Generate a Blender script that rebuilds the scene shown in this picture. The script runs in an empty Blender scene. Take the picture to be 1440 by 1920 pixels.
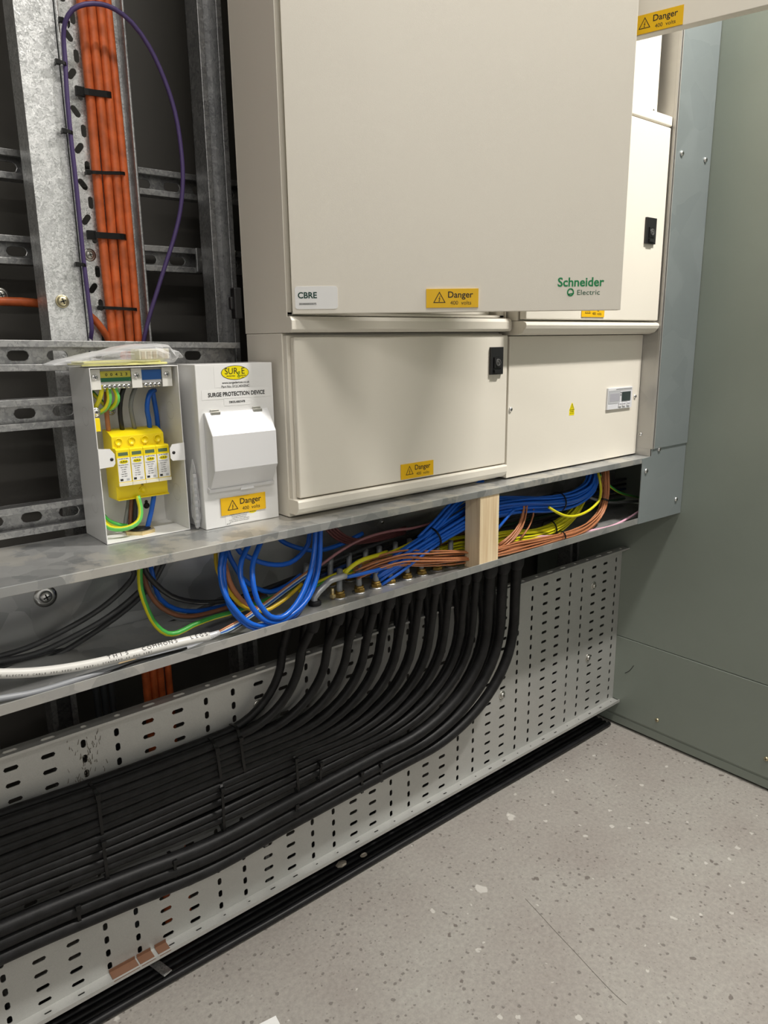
import bpy, math, random
from mathutils import Vector, Matrix
import numpy as np
random.seed(7)
SC = bpy.context.scene
C = SC.collection
R2D = math.radians
PI = math.pi

# ------------------------------------------------------------------ camera
CAM = np.array([0.0, -0.9, 1.082]); FPX = 1367.006
def _rot(a, b, c):
    ca, sa, cb, sb, cc, sc = math.cos(a), math.sin(a), math.cos(b), math.sin(b), math.cos(c), math.sin(c)
    return (np.array([[ca, -sa, 0], [sa, ca, 0], [0, 0, 1]]) @ np.array([[1, 0, 0], [0, cb, -sb], [0, sb, cb]])
            @ np.array([[cc, -sc, 0], [sc, cc, 0], [0, 0, 1]]))
RC = _rot(R2D(-39.55032969), R2D(76.71382684), R2D(-0.775622))
cd = bpy.data.cameras.new('camera'); cam = bpy.data.objects.new('camera', cd); C.objects.link(cam)
cd.sensor_fit = 'VERTICAL'; cd.sensor_height = 36; cd.sensor_width = 27; cd.lens = FPX * 36 / 1920
cd.clip_start = 0.01; cd.clip_end = 50
M4 = Matrix([list(RC[i]) + [CAM[i]] for i in range(3)] + [[0, 0, 0, 1]])
cam.matrix_world = M4
SC.camera = cam

# ------------------------------------------------------------------ light, world, exposure
SC.view_settings.view_transform = 'Standard'; SC.view_settings.look = 'None'
SC.view_settings.gamma = 1; SC.view_settings.use_curve_mapping = False
SC.view_settings.exposure = 0.0
w = bpy.data.worlds.new('world'); SC.world = w; w.use_nodes = True
w.node_tree.nodes['Background'].inputs[0].default_value = (0.9, 0.95, 1, 1)
w.node_tree.nodes['Background'].inputs[1].default_value = 0.3
def batten(name, loc, sx, sy, energy, col=(1, 0.955, 0.90)):
    l = bpy.data.lights.new(name, 'AREA'); l.shape = 'RECTANGLE'; l.size = sx; l.size_y = sy
    l.energy = energy; l.color = col
    o = bpy.data.objects.new(name, l); o.location = loc; C.objects.link(o); return o
batten('ceiling_batten_light', (0.45, -0.70, 2.60), 0.60, 0.07, 15)
batten('ceiling_lamp_right', (1.60, -0.80, 2.60), 0.30, 0.08, 58)
batten('aisle_batten_light', (-0.9, -2.1, 2.45), 1.0, 0.07, 18)

# ------------------------------------------------------------------ pixel -> place
def at(x, y, ax, v):
    r = RC @ np.array([x - 720, -(y - 960), -FPX]); i = 'XYZ'.index(ax)
    return Vector(CAM + r * (v - CAM[i]) / r[i])
def P(x, y, Y): return at(x, y, 'Y', Y)

# ------------------------------------------------------------------ materials
MATS = {}
def mat(name, col, rough=0.5, metal=0.0, **k):
    if name in MATS: return MATS[name]
    m = bpy.data.materials.new(name); m.use_nodes = True; nt = m.node_tree; N = nt.nodes; L = nt.links
    b = N['Principled BSDF']; b.inputs['Base Color'].default_value = (*col, 1)
    b.inputs['Roughness'].default_value = rough; b.inputs['Metallic'].default_value = metal
    if 'spec' in k: b.inputs['Specular IOR Level'].default_value = k['spec']
    if 'trans' in k: b.inputs['Transmission Weight'].default_value = k['trans']; b.inputs['IOR'].default_value = k.get('ior', 1.3)
    if 'alpha' in k: b.inputs['Alpha'].default_value = k['alpha']
    tc = N.new('ShaderNodeNewGeometry')
    var = k.get('var', 0.0)
    if var:
        n = N.new('ShaderNodeTexNoise'); n.inputs['Scale'].default_value = k.get('vs', 12); n.inputs['Detail'].default_value = 5
        L.new(tc.outputs['Position'], n.inputs['Vector'])
        mp = N.new('ShaderNodeMapRange'); mp.inputs[1].default_value = 0.3; mp.inputs[2].default_value = 0.7
        mp.inputs[3].default_value = 1 - var; mp.inputs[4].default_value = 1 + var
        L.new(n.outputs[0], mp.inputs[0])
        vm = N.new('ShaderNodeVectorMath'); vm.operation = 'SCALE'; vm.inputs[0].default_value = col
        L.new(mp.outputs[0], vm.inputs['Scale']); L.new(vm.outputs[0], b.inputs['Base Color'])
    if 'bump' in k:
        n = N.new('ShaderNodeTexNoise'); n.inputs['Scale'].default_value = k.get('bs', 800); n.inputs['Detail'].default_value = 2
        L.new(tc.outputs['Position'], n.inputs['Vector'])
        bp = N.new('ShaderNodeBump'); bp.inputs['Strength'].default_value = k['bump']; bp.inputs['Distance'].default_value = 0.001
        L.new(n.outputs[0], bp.inputs['Height']); L.new(bp.outputs[0], b.inputs['Normal'])
    MATS[name] = m; return m

def galv(name, lo, hi, cell=70, metal=0.85, rough=(0.3, 0.5), streak=0.0, dirt=0.0, bump=0.15):
    m = bpy.data.materials.new(name); m.use_nodes = True; nt = m.node_tree; N = nt.nodes; L = nt.links
    b = N['Principled BSDF']; b.inputs['Metallic'].default_value = metal
    g = N.new('ShaderNodeNewGeometry')
    nz = N.new('ShaderNodeTexNoise'); nz.inputs['Scale'].default_value = cell * 0.6; nz.inputs['Detail'].default_value = 3
    L.new(g.outputs['Position'], nz.inputs['Vector'])
    mx = N.new('ShaderNodeMix'); mx.data_type = 'VECTOR'; mx.inputs[0].default_value = 0.035
    L.new(g.outputs['Position'], mx.inputs[4]); L.new(nz.outputs['Color'], mx.inputs[5])
    v = N.new('ShaderNodeTexVoronoi'); v.inputs['Scale'].default_value = cell; L.new(mx.outputs[1], v.inputs['Vector'])
    sp = N.new('ShaderNodeSeparateColor'); L.new(v.outputs['Color'], sp.inputs[0])
    big = N.new('ShaderNodeTexNoise'); big.inputs['Scale'].default_value = 6; big.inputs['Detail'].default_value = 6
    L.new(g.outputs['Position'], big.inputs['Vector'])
    ad = N.new('ShaderNodeMath'); ad.operation = 'MULTIPLY_ADD'; L.new(big.outputs[0], ad.inputs[0]); ad.inputs[1].default_value = 0.6
    mu = N.new('ShaderNodeMath'); mu.operation = 'MULTIPLY'; mu.inputs[1].default_value = 0.5; L.new(sp.outputs[0], mu.inputs[0])
    L.new(mu.outputs[0], ad.inputs[2])
    cr = N.new('ShaderNodeValToRGB'); cr.color_ramp.elements[0].color = (*lo, 1); cr.color_ramp.elements[1].color = (*hi, 1)
    cr.color_ramp.elements[0].position = 0.2; cr.color_ramp.elements[1].position = 0.75
    L.new(ad.outputs[0], cr.inputs[0]); out = cr.outputs[0]
    if dirt:
        d = N.new('ShaderNodeTexNoise'); d.inputs['Scale'].default_value = 9; d.inputs['Detail'].default_value = 8; d.inputs['Roughness'].default_value = 0.65
        L.new(g.outputs['Position'], d.inputs['Vector'])
        dr = N.new('ShaderNodeValToRGB'); dr.color_ramp.elements[0].position = 0.5; dr.color_ramp.elements[1].position = 0.54
        dr.color_ramp.elements[0].color = (0, 0, 0, 1); dr.color_ramp.elements[1].color = (dirt, dirt, dirt, 1); L.new(d.outputs[0], dr.inputs[0])
        mm = N.new('ShaderNodeMix'); mm.data_type = 'RGBA'; L.new(dr.outputs[0], mm.inputs[0]); L.new(out, mm.inputs[6])
        mm.inputs[7].default_value = (0.62, 0.6, 0.55, 1); out = mm.outputs[2]
    L.new(out, b.inputs['Base Color'])
    rr = N.new('ShaderNodeMapRange'); rr.inputs[3].default_value = rough[0]; rr.inputs[4].default_value = rough[1]
    L.new(sp.outputs[1], rr.inputs[0]); L.new(rr.outputs[0], b.inputs['Roughness'])
    bp = N.new('ShaderNodeBump'); bp.inputs['Strength'].default_value = bump; bp.inputs['Distance'].default_value = 0.0006
    L.new(sp.outputs[2], bp.inputs['Height']); L.new(bp.outputs[0], b.inputs['Normal'])
    MATS[name] = m; return m

CREAM = mat('cream_paint', (0.74, 0.70, 0.615), 0.42, var=0.015, vs=3, bump=0.12, bs=1500)
BLACK = mat('black_plastic', (0.012, 0.012, 0.013), 0.4)
KEYM = mat('dull_key_metal', (0.16, 0.16, 0.16), 0.4, 0.6)
GLOSSB = mat('black_gloss', (0.01, 0.01, 0.012), 0.2)
WHITE = mat('white_powder_coat', (0.78, 0.78, 0.77), 0.32, bump=0.06, bs=1500)
WINNER = mat('white_inner', (0.72, 0.71, 0.66), 0.45)
WPLAST = mat('white_plastic', (0.68, 0.68, 0.69), 0.32)
YEL = mat('yellow_device', (0.87, 0.68, 0.005), 0.35)
YELD = mat('yellow_moulding_ring', (0.72, 0.53, 0.002), 0.35)
LABY = mat('engraved_label_yellow', (0.78, 0.46, 0.006), 0.35)
INK = mat('ink', (0.01, 0.01, 0.01), 0.5)
DKG = mat('asset_green', (0.003, 0.045, 0.03), 0.5)
LOGO = mat('logo_green', (0.0, 0.22, 0.065), 0.45)
LOGO2 = mat('logo_dark_green', (0.01, 0.10, 0.05), 0.45)
PAPER = mat('label_white', (0.80, 0.80, 0.79), 0.4)
SPDY = mat('oval_yellow', (0.85, 0.72, 0.0), 0.4)
CHROME = mat('bright_zinc', (0.75, 0.75, 0.75), 0.22, 1.0)
ZINC = mat('zinc_dull', (0.55, 0.54, 0.5), 0.38, 1.0)
YZINC = mat('yellow_zinc', (0.62, 0.55, 0.36), 0.35, 1.0)
BRASS = mat('brass', (0.36, 0.24, 0.07), 0.45, 1.0)
BRASSL = mat('brass_light', (0.78, 0.62, 0.33), 0.3, 0.8)
GREYP = mat('grey_plastic', (0.45, 0.46, 0.48), 0.4)
LGREYP = mat('light_grey_plastic', (0.66, 0.67, 0.7), 0.35)
LCD = mat('lcd_dark', (0.035, 0.05, 0.05), 0.2)
GRN = mat('green_terminal', (0.01, 0.14, 0.05), 0.4)
YLT = mat('yellow_terminal', (0.55, 0.5, 0.05), 0.4)
BLT = mat('blue_terminal', (0.01, 0.10, 0.36), 0.4)
ENCL = mat('grey_green_paint', (0.225, 0.255, 0.222), 0.38, var=0.04, vs=5, bump=0.1, bs=900)
WOOD = None
SWA = mat('black_pvc_sheath', (0.0075, 0.0075, 0.008), 0.5, spec=0.28, var=0.5, vs=60, bump=0.2, bs=300)
SWAF = mat('floor_cable_sheath', (0.008, 0.008, 0.009), 0.42, spec=0.3, var=0.4, vs=30)
SHR = mat('heat_shroud', (0.011, 0.011, 0.012), 0.6, spec=0.3)
W_BLUE = mat('blue_pvc', (0.006, 0.11, 0.56), 0.3)
W_YEL = mat('yellow_pvc', (0.62, 0.58, 0.01), 0.35)
W_GRN = mat('green_pvc', (0.05, 0.32, 0.05), 0.32)
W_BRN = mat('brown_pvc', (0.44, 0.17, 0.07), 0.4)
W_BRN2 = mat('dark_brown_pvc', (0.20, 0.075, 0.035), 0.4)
W_BLK = mat('black_pvc', (0.012, 0.012, 0.013), 0.3)
W_GRY = mat('grey_pvc', (0.2, 0.21, 0.21), 0.4)
W_DGR = mat('dark_grey_pvc', (0.05, 0.052, 0.055), 0.4)
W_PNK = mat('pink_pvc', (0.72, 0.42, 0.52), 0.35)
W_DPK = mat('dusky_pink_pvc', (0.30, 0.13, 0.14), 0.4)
W_WHT = mat('white_pvc', (0.66, 0.65, 0.62), 0.35)
W_ORG = mat('orange_sheath', (0.56, 0.115, 0.028), 0.45, var=0.3, vs=50, bump=0.2, bs=200)
W_PUR = mat('purple_sheath', (0.065, 0.04, 0.14), 0.45)
TIE = mat('black_nylon', (0.005, 0.005, 0.005), 0.4, spec=0.3)
SLEEVE = mat('silver_sleeve', (0.5, 0.51, 0.52), 0.35, 0.5)
ARM = mat('grey_armour_sleeve', (0.25, 0.26, 0.27), 0.5, 0.3)
CARD = mat('brown_parcel_tape', (0.17, 0.085, 0.05), 0.4)
G_SPANG = galv('spangled_galvanised', (0.36, 0.37, 0.37), (0.82, 0.83, 0.83), 230, 0.75, (0.28, 0.5), bump=0.5)
G_STRUT = galv('strut_galvanised', (0.24, 0.245, 0.25), (0.45, 0.45, 0.45), 160, 0.8, (0.3, 0.45))
G_TRAY = galv('tray_galvanised', (0.42, 0.425, 0.41), (0.52, 0.52, 0.50), 500, 0.5, (0.42, 0.5), bump=0.05)
G_SHELF = galv('trunking_galvanised', (0.30, 0.31, 0.315), (0.50, 0.505, 0.50), 40, 0.65, (0.3, 0.42), dirt=0.75, bump=0.05)
G_IN = galv('trunking_inner_galvanised', (0.34, 0.35, 0.36), (0.55, 0.56, 0.57), 18, 0.85, (0.28, 0.36), bump=0.04)
G_COV = galv('cover_galvanised', (0.30, 0.34, 0.35), (0.335, 0.375, 0.385), 12, 0.6, (0.34, 0.42), bump=0.03)
G_RET = galv('return_galvanised', (0.40, 0.39, 0.375), (0.44, 0.43, 0.41), 12, 0.5, (0.34, 0.42), bump=0.03)

def wood_mat():
    m = bpy.data.materials.new('pine'); m.use_nodes = True; N = m.node_tree.nodes; L = m.node_tree.links
    b = N['Principled BSDF']; b.inputs['Roughness'].default_value = 0.6
    g = N.new('ShaderNodeNewGeometry'); mp = N.new('ShaderNodeMapping'); mp.inputs['Scale'].default_value = (60, 60, 3)
    L.new(g.outputs['Position'], mp.inputs['Vector'])
    n = N.new('ShaderNodeTexNoise'); n.inputs['Scale'].default_value = 2; n.inputs['Detail'].default_value = 5; L.new(mp.outputs[0], n.inputs['Vector'])
    c = N.new('ShaderNodeValToRGB'); c.color_ramp.elements[0].color = (0.62, 0.44, 0.25, 1); c.color_ramp.elements[1].color = (0.80, 0.66, 0.44, 1)
    c.color_ramp.elements[0].position = 0.3; c.color_ramp.elements[1].position = 0.6
    L.new(n.outputs[0], c.inputs[0]); L.new(c.outputs[0], b.inputs['Base Color']); return m
WOOD = wood_mat()

def floor_mat():
    m = bpy.data.materials.new('painted_concrete'); m.use_nodes = True; N = m.node_tree.nodes; L = m.node_tree.links
    b = N['Principled BSDF']; b.inputs['Roughness'].default_value = 0.6
    g = N.new('ShaderNodeNewGeometry')
    def noise(s, d=5, r=0.5):
        n = N.new('ShaderNodeTexNoise'); n.inputs['Scale'].default_value = s; n.inputs['Detail'].default_value = d; n.inputs['Roughness'].default_value = r
        L.new(g.outputs['Position'], n.inputs['Vector']); return n.outputs[0]
    def ramp(src, stops):
        c = N.new('ShaderNodeValToRGB'); e = c.color_ramp.elements
        e[0].position, e[0].color = stops[0][0], (*stops[0][1], 1); e[1].position, e[1].color = stops[1][0], (*stops[1][1], 1)
        for p_, q in stops[2:]: x = e.new(p_); x.color = (*q, 1)
        L.new(src, c.inputs[0]); return c.outputs[0]
    def mix(f, a, bcol, mode='MIX'):
        x = N.new('ShaderNodeMix'); x.data_type = 'RGBA'; x.blend_type = mode
        if isinstance(f, float): x.inputs[0].default_value = f
        else: L.new(f, x.inputs[0])
        if isinstance(a, tuple): x.inputs[6].default_value = (*a, 1)
        else: L.new(a, x.inputs[6])
        if isinstance(bcol, tuple): x.inputs[7].default_value = (*bcol, 1)
        else: L.new(bcol, x.inputs[7])
        return x.outputs[2]
    base = ramp(noise(4, 8, 0.6), [(0.3, (0.285, 0.258, 0.235)), (0.7, (0.345, 0.33, 0.30))])
    fine = ramp(noise(120, 4, 0.7), [(0.3, (0.82, 0.82, 0.82)), (0.65, (1.08, 1.08, 1.08))])
    col = mix(1.0, base, fine, 'MULTIPLY')
    def spots(scale, lo, hi, dens, seedoff):
        mp = N.new('ShaderNodeMapping'); mp.inputs['Location'].default_value = (seedoff, seedoff * 2, 0); L.new(g.outputs['Position'], mp.inputs['Vector'])
        wn = N.new('ShaderNodeTexNoise'); wn.inputs['Scale'].default_value = scale * 2.2; L.new(mp.outputs[0], wn.inputs['Vector'])
        mx = N.new('ShaderNodeMix'); mx.data_type = 'VECTOR'; mx.inputs[0].default_value = 0.5 / scale
        L.new(mp.outputs[0], mx.inputs[4]); L.new(wn.outputs['Color'], mx.inputs[5])
        v = N.new('ShaderNodeTexVoronoi'); v.inputs['Scale'].default_value = scale; L.new(mx.outputs[1], v.inputs['Vector'])
        s = N.new('ShaderNodeSeparateColor'); L.new(v.outputs['Color'], s.inputs[0])
        # radius varies by cell; only some cells carry a spot
        rad = N.new('ShaderNodeMapRange'); L.new(s.outputs[0], rad.inputs[0]); rad.inputs[1].default_value = 1 - dens; rad.inputs[2].default_value = 1
        rad.inputs[3].default_value = -0.02; rad.inputs[4].default_value = hi
        lt = N.new('ShaderNodeMath'); lt.operation = 'SUBTRACT'; L.new(rad.outputs[0], lt.inputs[0]); L.new(v.outputs['Distance'], lt.inputs[1])
        mr = N.new('ShaderNodeMapRange'); L.new(lt.outputs[0], mr.inputs[0]); mr.inputs[1].default_value = -0.01; mr.inputs[2].default_value = lo
        return mr.outputs[0]
    p0 = spots(150, 0.10, 0.36, 0.6, 3.3); p1 = spots(85, 0.08, 0.34, 0.75, 0.3); p2 = spots(38, 0.05, 0.24, 0.3, 5.1); p3 = spots(14, 0.03, 0.20, 0.26, 9.7); p4 = spots(42, 0.04, 0.26, 0.3, 2.2)
    def dim(src, k):
        x = N.new('ShaderNodeMath'); x.operation = 'MULTIPLY'; x.inputs[1].default_value = k; L.new(src, x.inputs[0]); return x.outputs[0]
    col = mix(dim(p0, 0.4), col, (0.13, 0.115, 0.10)); col = mix(dim(p1, 0.7), col, (0.12, 0.105, 0.095)); col = mix(dim(p2, 0.8), col, (0.11, 0.09, 0.08))
    col = mix(dim(p4, 0.6), col, (0.62, 0.60, 0.56))
    col = mix(dim(p3, 0.6), col, (0.64, 0.62, 0.58))
    L.new(col, b.inputs['Base Color'])
    h = N.new('ShaderNodeMath'); h.operation = 'ADD'; L.new(p1, h.inputs[0]); L.new(p2, h.inputs[1])
    iv = N.new('ShaderNodeMath'); iv.operation = 'MULTIPLY_ADD'; iv.inputs[1].default_value = -0.8; L.new(h.outputs[0], iv.inputs[0]); L.new(noise(220, 4, 0.6), iv.inputs[2])
    bp = N.new('ShaderNodeBump'); bp.inputs['Strength'].default_value = 0.5; bp.inputs['Distance'].default_value = 0.0012
    L.new(iv.outputs[0], bp.inputs['Height']); L.new(bp.outputs[0], b.inputs['Normal'])
    return m
FLOOR = floor_mat()

def bag_mat(name, tint=(0.95, 0.95, 0.95), clear=0.72, col=(0.85, 0.86, 0.88)):
    m = bpy.data.materials.new(name); m.use_nodes = True; N = m.node_tree.nodes; L = m.node_tree.links
    out = N['Material Output']; b = N['Principled BSDF']; b.inputs['Base Color'].default_value = (*col, 1); b.inputs['Roughness'].default_value = 0.2
    t = N.new('ShaderNodeBsdfTransparent'); t.inputs[0].default_value = (*tint, 1)
    mx = N.new('ShaderNodeMixShader'); lw = N.new('ShaderNodeLayerWeight'); lw.inputs[0].default_value = 0.35
    mr = N.new('ShaderNodeMapRange'); mr.inputs[3].default_value = clear; mr.inputs[4].default_value = 0.1
    L.new(lw.outputs['Facing'], mr.inputs[0]); L.new(mr.outputs[0], mx.inputs[0]); L.new(b.outputs[0], mx.inputs[1]); L.new(t.outputs[0], mx.inputs[2])
    L.new(mx.outputs[0], out.inputs[0]); return m
BAG = bag_mat('clear_polythene', clear=0.86)

# ------------------------------------------------------------------ mesh builder
_TXT = {}
def text_geo(s, size, bold=0.0, sx=1.0):
    key = (s, round(size, 5), bold, sx)
    if key not in _TXT:
        cu = bpy.data.curves.new('t', 'FONT'); cu.body = s; cu.size = size; cu.align_x = 'CENTER'; cu.align_y = 'CENTER'
        cu.offset = bold * size; cu.resolution_u = 3; cu.fill_mode = 'FRONT'
        o = bpy.data.objects.new('t', cu); C.objects.link(o)
        dg = bpy.context.evaluated_depsgraph_get(); dg.update()
        me = o.evaluated_get(dg).to_mesh()
        v = [(p.co.x * sx, p.co.y) for p in me.vertices]; f = [tuple(p.vertices) for p in me.polygons]
        o.evaluated_get(dg).to_mesh_clear()
        bpy.data.objects.remove(o); bpy.data.curves.remove(cu)
        _TXT[key] = (v, f)
    return _TXT[key]

def frame(o, u, v):
    o, u, v = Vector(o), Vector(u).normalized(), Vector(v); n = u.cross(v).normalized(); v = n.cross(u)
    return Matrix([[u.x, v.x, n.x, o.x], [u.y, v.y, n.y, o.y], [u.z, v.z, n.z, o.z], [0, 0, 0, 1]])
FRONT = lambda x, y, z: frame((x, y, z), (1, 0, 0), (0, 0, 1))      # u right, v up, n toward the aisle (-Y)

class MB:
    def __init__(s): s.v = []; s.f = []; s.m = []; s.sm = []
    def add(s, verts, faces, mi=0, M=None, smooth=False):
        b = len(s.v)
        for p in verts:
            p = Vector(p); s.v.append(M @ p if M else p)
        for k, f in enumerate(faces):
            s.f.append(tuple(b + i for i in f)); s.m.append(mi[k] if isinstance(mi, list) else mi); s.sm.append(smooth)
        return s
    def box(s, x0, x1, y0, y1, z0, z1, mi=0, M=None):
        v = [(x, y, z) for x in (x0, x1) for y in (y0, y1) for z in (z0, z1)]
        return s.add(v, [(0, 1, 3, 2), (4, 6, 7, 5), (0, 4, 5, 1), (2, 3, 7, 6), (0, 2, 6, 4), (1, 5, 7, 3)], mi, M)
    def prism(s, poly, w0, w1, mi=0, M=None):      # poly in (u,v), extruded along w
        n = len(poly); v = [(a, b, w0) for a, b in poly] + [(a, b, w1) for a, b in poly]
        f = [tuple(range(n))[::-1], tuple(range(n, 2 * n))] + [(i, (i + 1) % n, n + (i + 1) % n, n + i) for i in range(n)]
        return s.add(v, f, mi, M)
    def lathe(s, prof, mi=0, M=None, n=20, smooth=True):   # prof: (r, h) along w
        v = []; f = []
        for r, h in prof:
            for k in range(n): a = 2 * PI * k / n; v.append((r * math.cos(a), r * math.sin(a), h))
        for j in range(len(prof) - 1):
            for k in range(n): f.append((j * n + k, j * n + (k + 1) % n, (j + 1) * n + (k + 1) % n, (j + 1) * n + k))
        f.append(tuple(range(n))[::-1]); f.append(tuple(range((len(prof) - 1) * n, len(prof) * n)))
        return s.add(v, f, mi, M, smooth)
    def text(s, t, size, u, v, mi, M, w=0.0004, bold=0.0, sx=1.0):
        vs, fs = text_geo(t, size, bold, sx)
        return s.add([(a + u, b + v, w) for a, b in vs], fs, mi, M)
    def tube(s, pts, r, n=10, mi=0, stripe=None, smooth=True, step=0.012):
        pts = resample(pts, step); rs = r if callable(r) else (lambda t: r)
        tn = []
        for i in range(len(pts)):
            a = pts[max(0, i - 1)]; b = pts[min(len(pts) - 1, i + 1)]; tn.append((b - a).normalized())
        ref = Vector((0, 0, 1)) if abs(tn[0].z) < 0.9 else Vector((1, 0, 0))
        nx = (ref - tn[0] * ref.dot(tn[0])).normalized(); v = []; f = []; mm = []
        for i, p in enumerate(pts):
            nx = (nx - tn[i] * nx.dot(tn[i])).normalized(); ny = tn[i].cross(nx); rr = rs(i / (len(pts) - 1))
            for k in range(n): a = 2 * PI * k / n; v.append(p + (nx * math.cos(a) + ny * math.sin(a)) * rr)
        for i in range(len(pts) - 1):
            for k in range(n):
                f.append((i * n + k, i * n + (k + 1) % n, (i + 1) * n + (k + 1) % n, (i + 1) * n + k))
                mm.append(stripe if (stripe is not None and k in (3, 4)) else mi)
        f.append(tuple(range(n))[::-1]); f.append(tuple(range((len(pts) - 1) * n, len(pts) * n))); mm += [mi, mi]
        return s.add(v, f, mm, None, smooth)
    def strap(s, pts, w, t, side, mi=0, step=0.006):   # flat strap: w across 'side', t thick
        pts = resample(pts, step); side = Vector(side).normalized(); v = []; f = []
        for i, p in enumerate(pts):
            a = pts[max(0, i - 1)]; b = pts[min(len(pts) - 1, i + 1)]; tt = (b - a).normalized()
            sd = (side - tt * side.dot(tt)).normalized(); n = tt.cross(sd)
            for x, y in ((-1, -1), (1, -1), (1, 1), (-1, 1)): v.append(p + sd * (x * w / 2) + n * (y * t / 2))
        for i in range(len(pts) - 1):
            for k in range(4): f.append((i * 4 + k, i * 4 + (k + 1) % 4, (i + 1) * 4 + (k + 1) % 4, (i + 1) * 4 + k))
        f.append((3, 2, 1, 0)); b = (len(pts) - 1) * 4; f.append((b, b + 1, b + 2, b + 3))
        return s.add(v, f, mi)
    def slotcell(s, cu, cv, cw, ch, slot, t, M, mi=0):   # one perforated cell of sheet, thickness t behind w=0
        x0, x1, y0, y1 = cu - cw / 2, cu + cw / 2, cv - ch / 2, cv + ch / 2
        if slot is None:
            return s.add([(x0, y0, 0), (x1, y0, 0), (x1, y1, 0), (x0, y1, 0), (x0, y0, -t), (x1, y0, -t), (x1, y1, -t), (x0, y1, -t)],
                         [(0, 1, 2, 3), (7, 6, 5, 4)], mi, M)
        key = (round(cw, 5), round(ch, 5), slot); 
        if key not in _CELL:
            ca = math.atan2(ch, cw); angs = sorted([2 * PI * k / 16 for k in range(16)] + [ca, PI - ca, PI + ca, 2 * PI - ca])
            sw, sh, rot = slot; inn = []; out = []
            for a in angs:
                d = (math.cos(a), math.sin(a)); e = min((cw / 2) / abs(d[0]) if abs(d[0]) > 1e-9 else 9, (ch / 2) / abs(d[1]) if abs(d[1]) > 1e-9 else 9)
                out.append((d[0] * e, d[1] * e))
                dr = (math.cos(a - rot), math.sin(a - rot)); lo, hi = 0, max(sw, sh)
                L_ = abs(sw - sh) / 2; rad = min(sw, sh) / 2
                for _ in range(24):
                    m_ = (lo + hi) / 2; x, y = dr[0] * m_, dr[1] * m_
                    if sw >= sh: q = math.hypot(max(abs(x) - L_, 0), y)
                    else: q = math.hypot(x, max(abs(y) - L_, 0))
                    if q < rad: lo = m_
                    else: hi = m_
                inn.append((d[0] * lo, d[1] * lo))
            _CELL[key] = (inn, out)
        inn, out = _CELL[key]; n = len(inn)
        v = [(cu + a, cv + b, 0) for a, b in out] + [(cu + a, cv + b, 0) for a, b in inn] + [(cu + a, cv + b, -t) for a, b in out] + [(cu + a, cv + b, -t) for a, b in inn]
        f = []
        for i in range(n):
            j = (i + 1) % n; f += [(i, j, n + j, n + i), (2 * n + j, 2 * n + i, 3 * n + i, 3 * n + j), (n + i, n + j, 3 * n + j, 3 * n + i)]
        return s.add(v, f, mi, M)
    def build(s, name, mats, parent=None, loc=None, bev=0.0, seg=2, **props):
        if not isinstance(mats, (list, tuple)): mats = [mats]
        me = bpy.data.meshes.new(name)
        if parent is not None: inv = WM[parent.name].inverted(); vs = [inv @ p for p in s.v]; wm = WM[parent.name]
        else:
            if loc is None:
                lo = Vector((min(p.x for p in s.v), min(p.y for p in s.v), min(p.z for p in s.v))); hi = Vector((max(p.x for p in s.v), max(p.y for p in s.v), 0))
                loc = Vector(((lo.x + hi.x) / 2, (lo.y + hi.y) / 2, lo.z))
            loc = Vector(loc); vs = [p - loc for p in s.v]; wm = Matrix.Translation(loc)
        me.from_pydata([tuple(p) for p in vs], [], s.f)
        for m in mats: me.materials.append(m)
        me.polygons.foreach_set('material_index', s.m); me.polygons.foreach_set('use_smooth', s.sm); me.update()
        o = bpy.data.objects.new(name, me); C.objects.link(o)
        if parent is not None: o.parent = parent
        else: o.location = loc
        WM[o.name] = wm.copy()
        if bev: b = o.modifiers.new('bevel', 'BEVEL'); b.width = bev; b.segments = seg; b.limit_method = 'ANGLE'; b.angle_limit = R2D(40)
        for k, x in props.items(): o[{'cat': 'category'}.get(k, k)] = x
        return o
_CELL = {}
WM = {}
def resample(pts, step=0.012):
    pts = [Vector(p) for p in pts]
    if len(pts) == 2:
        n = max(1, int((pts[1] - pts[0]).length / 0.1)); return [pts[0].lerp(pts[1], i / n) for i in range(n + 1)]
    out = []
    for i in range(len(pts) - 1):
        p0 = pts[i - 1] if i else pts[0] * 2 - pts[1]; p1, p2 = pts[i], pts[i + 1]; p3 = pts[i + 2] if i + 2 < len(pts) else p2 * 2 - p1
        d = (p2 - p1).length; n = max(2, min(24, int(d / step)))
        a = max((p1 - p0).length, 1e-5) ** .5; b = max(d, 1e-5) ** .5; c = max((p3 - p2).length, 1e-5) ** .5
        m1 = (p2 - p1) + ((p1 - p0) / a - (p2 - p0) / (a + b)) * b; m2 = (p2 - p1) + ((p3 - p2) / c - (p3 - p1) / (b + c)) * b
        for k in range(n):
            t = k / n; t2 = t * t; t3 = t2 * t
            out.append(p1 * (2 * t3 - 3 * t2 + 1) + m1 * (t3 - 2 * t2 + t) + p2 * (-2 * t3 + 3 * t2) + m2 * (t3 - t2))
    out.append(pts[-1]); return out

def empty(name, loc, label, cat, group=None, rotz=0.0):
    o = bpy.data.objects.new(name, None); C.objects.link(o); o.location = loc; o.rotation_euler = (0, 0, rotz); o.empty_display_size = 0.02
    WM[o.name] = Matrix.Translation(Vector(loc)) @ Matrix.Rotation(rotz, 4, 'Z')
    o['label'] = label; o['category'] = cat
    if group: o['group'] = group
    return o
def kind(o): o['kind'] = 'structure'; return o

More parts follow.
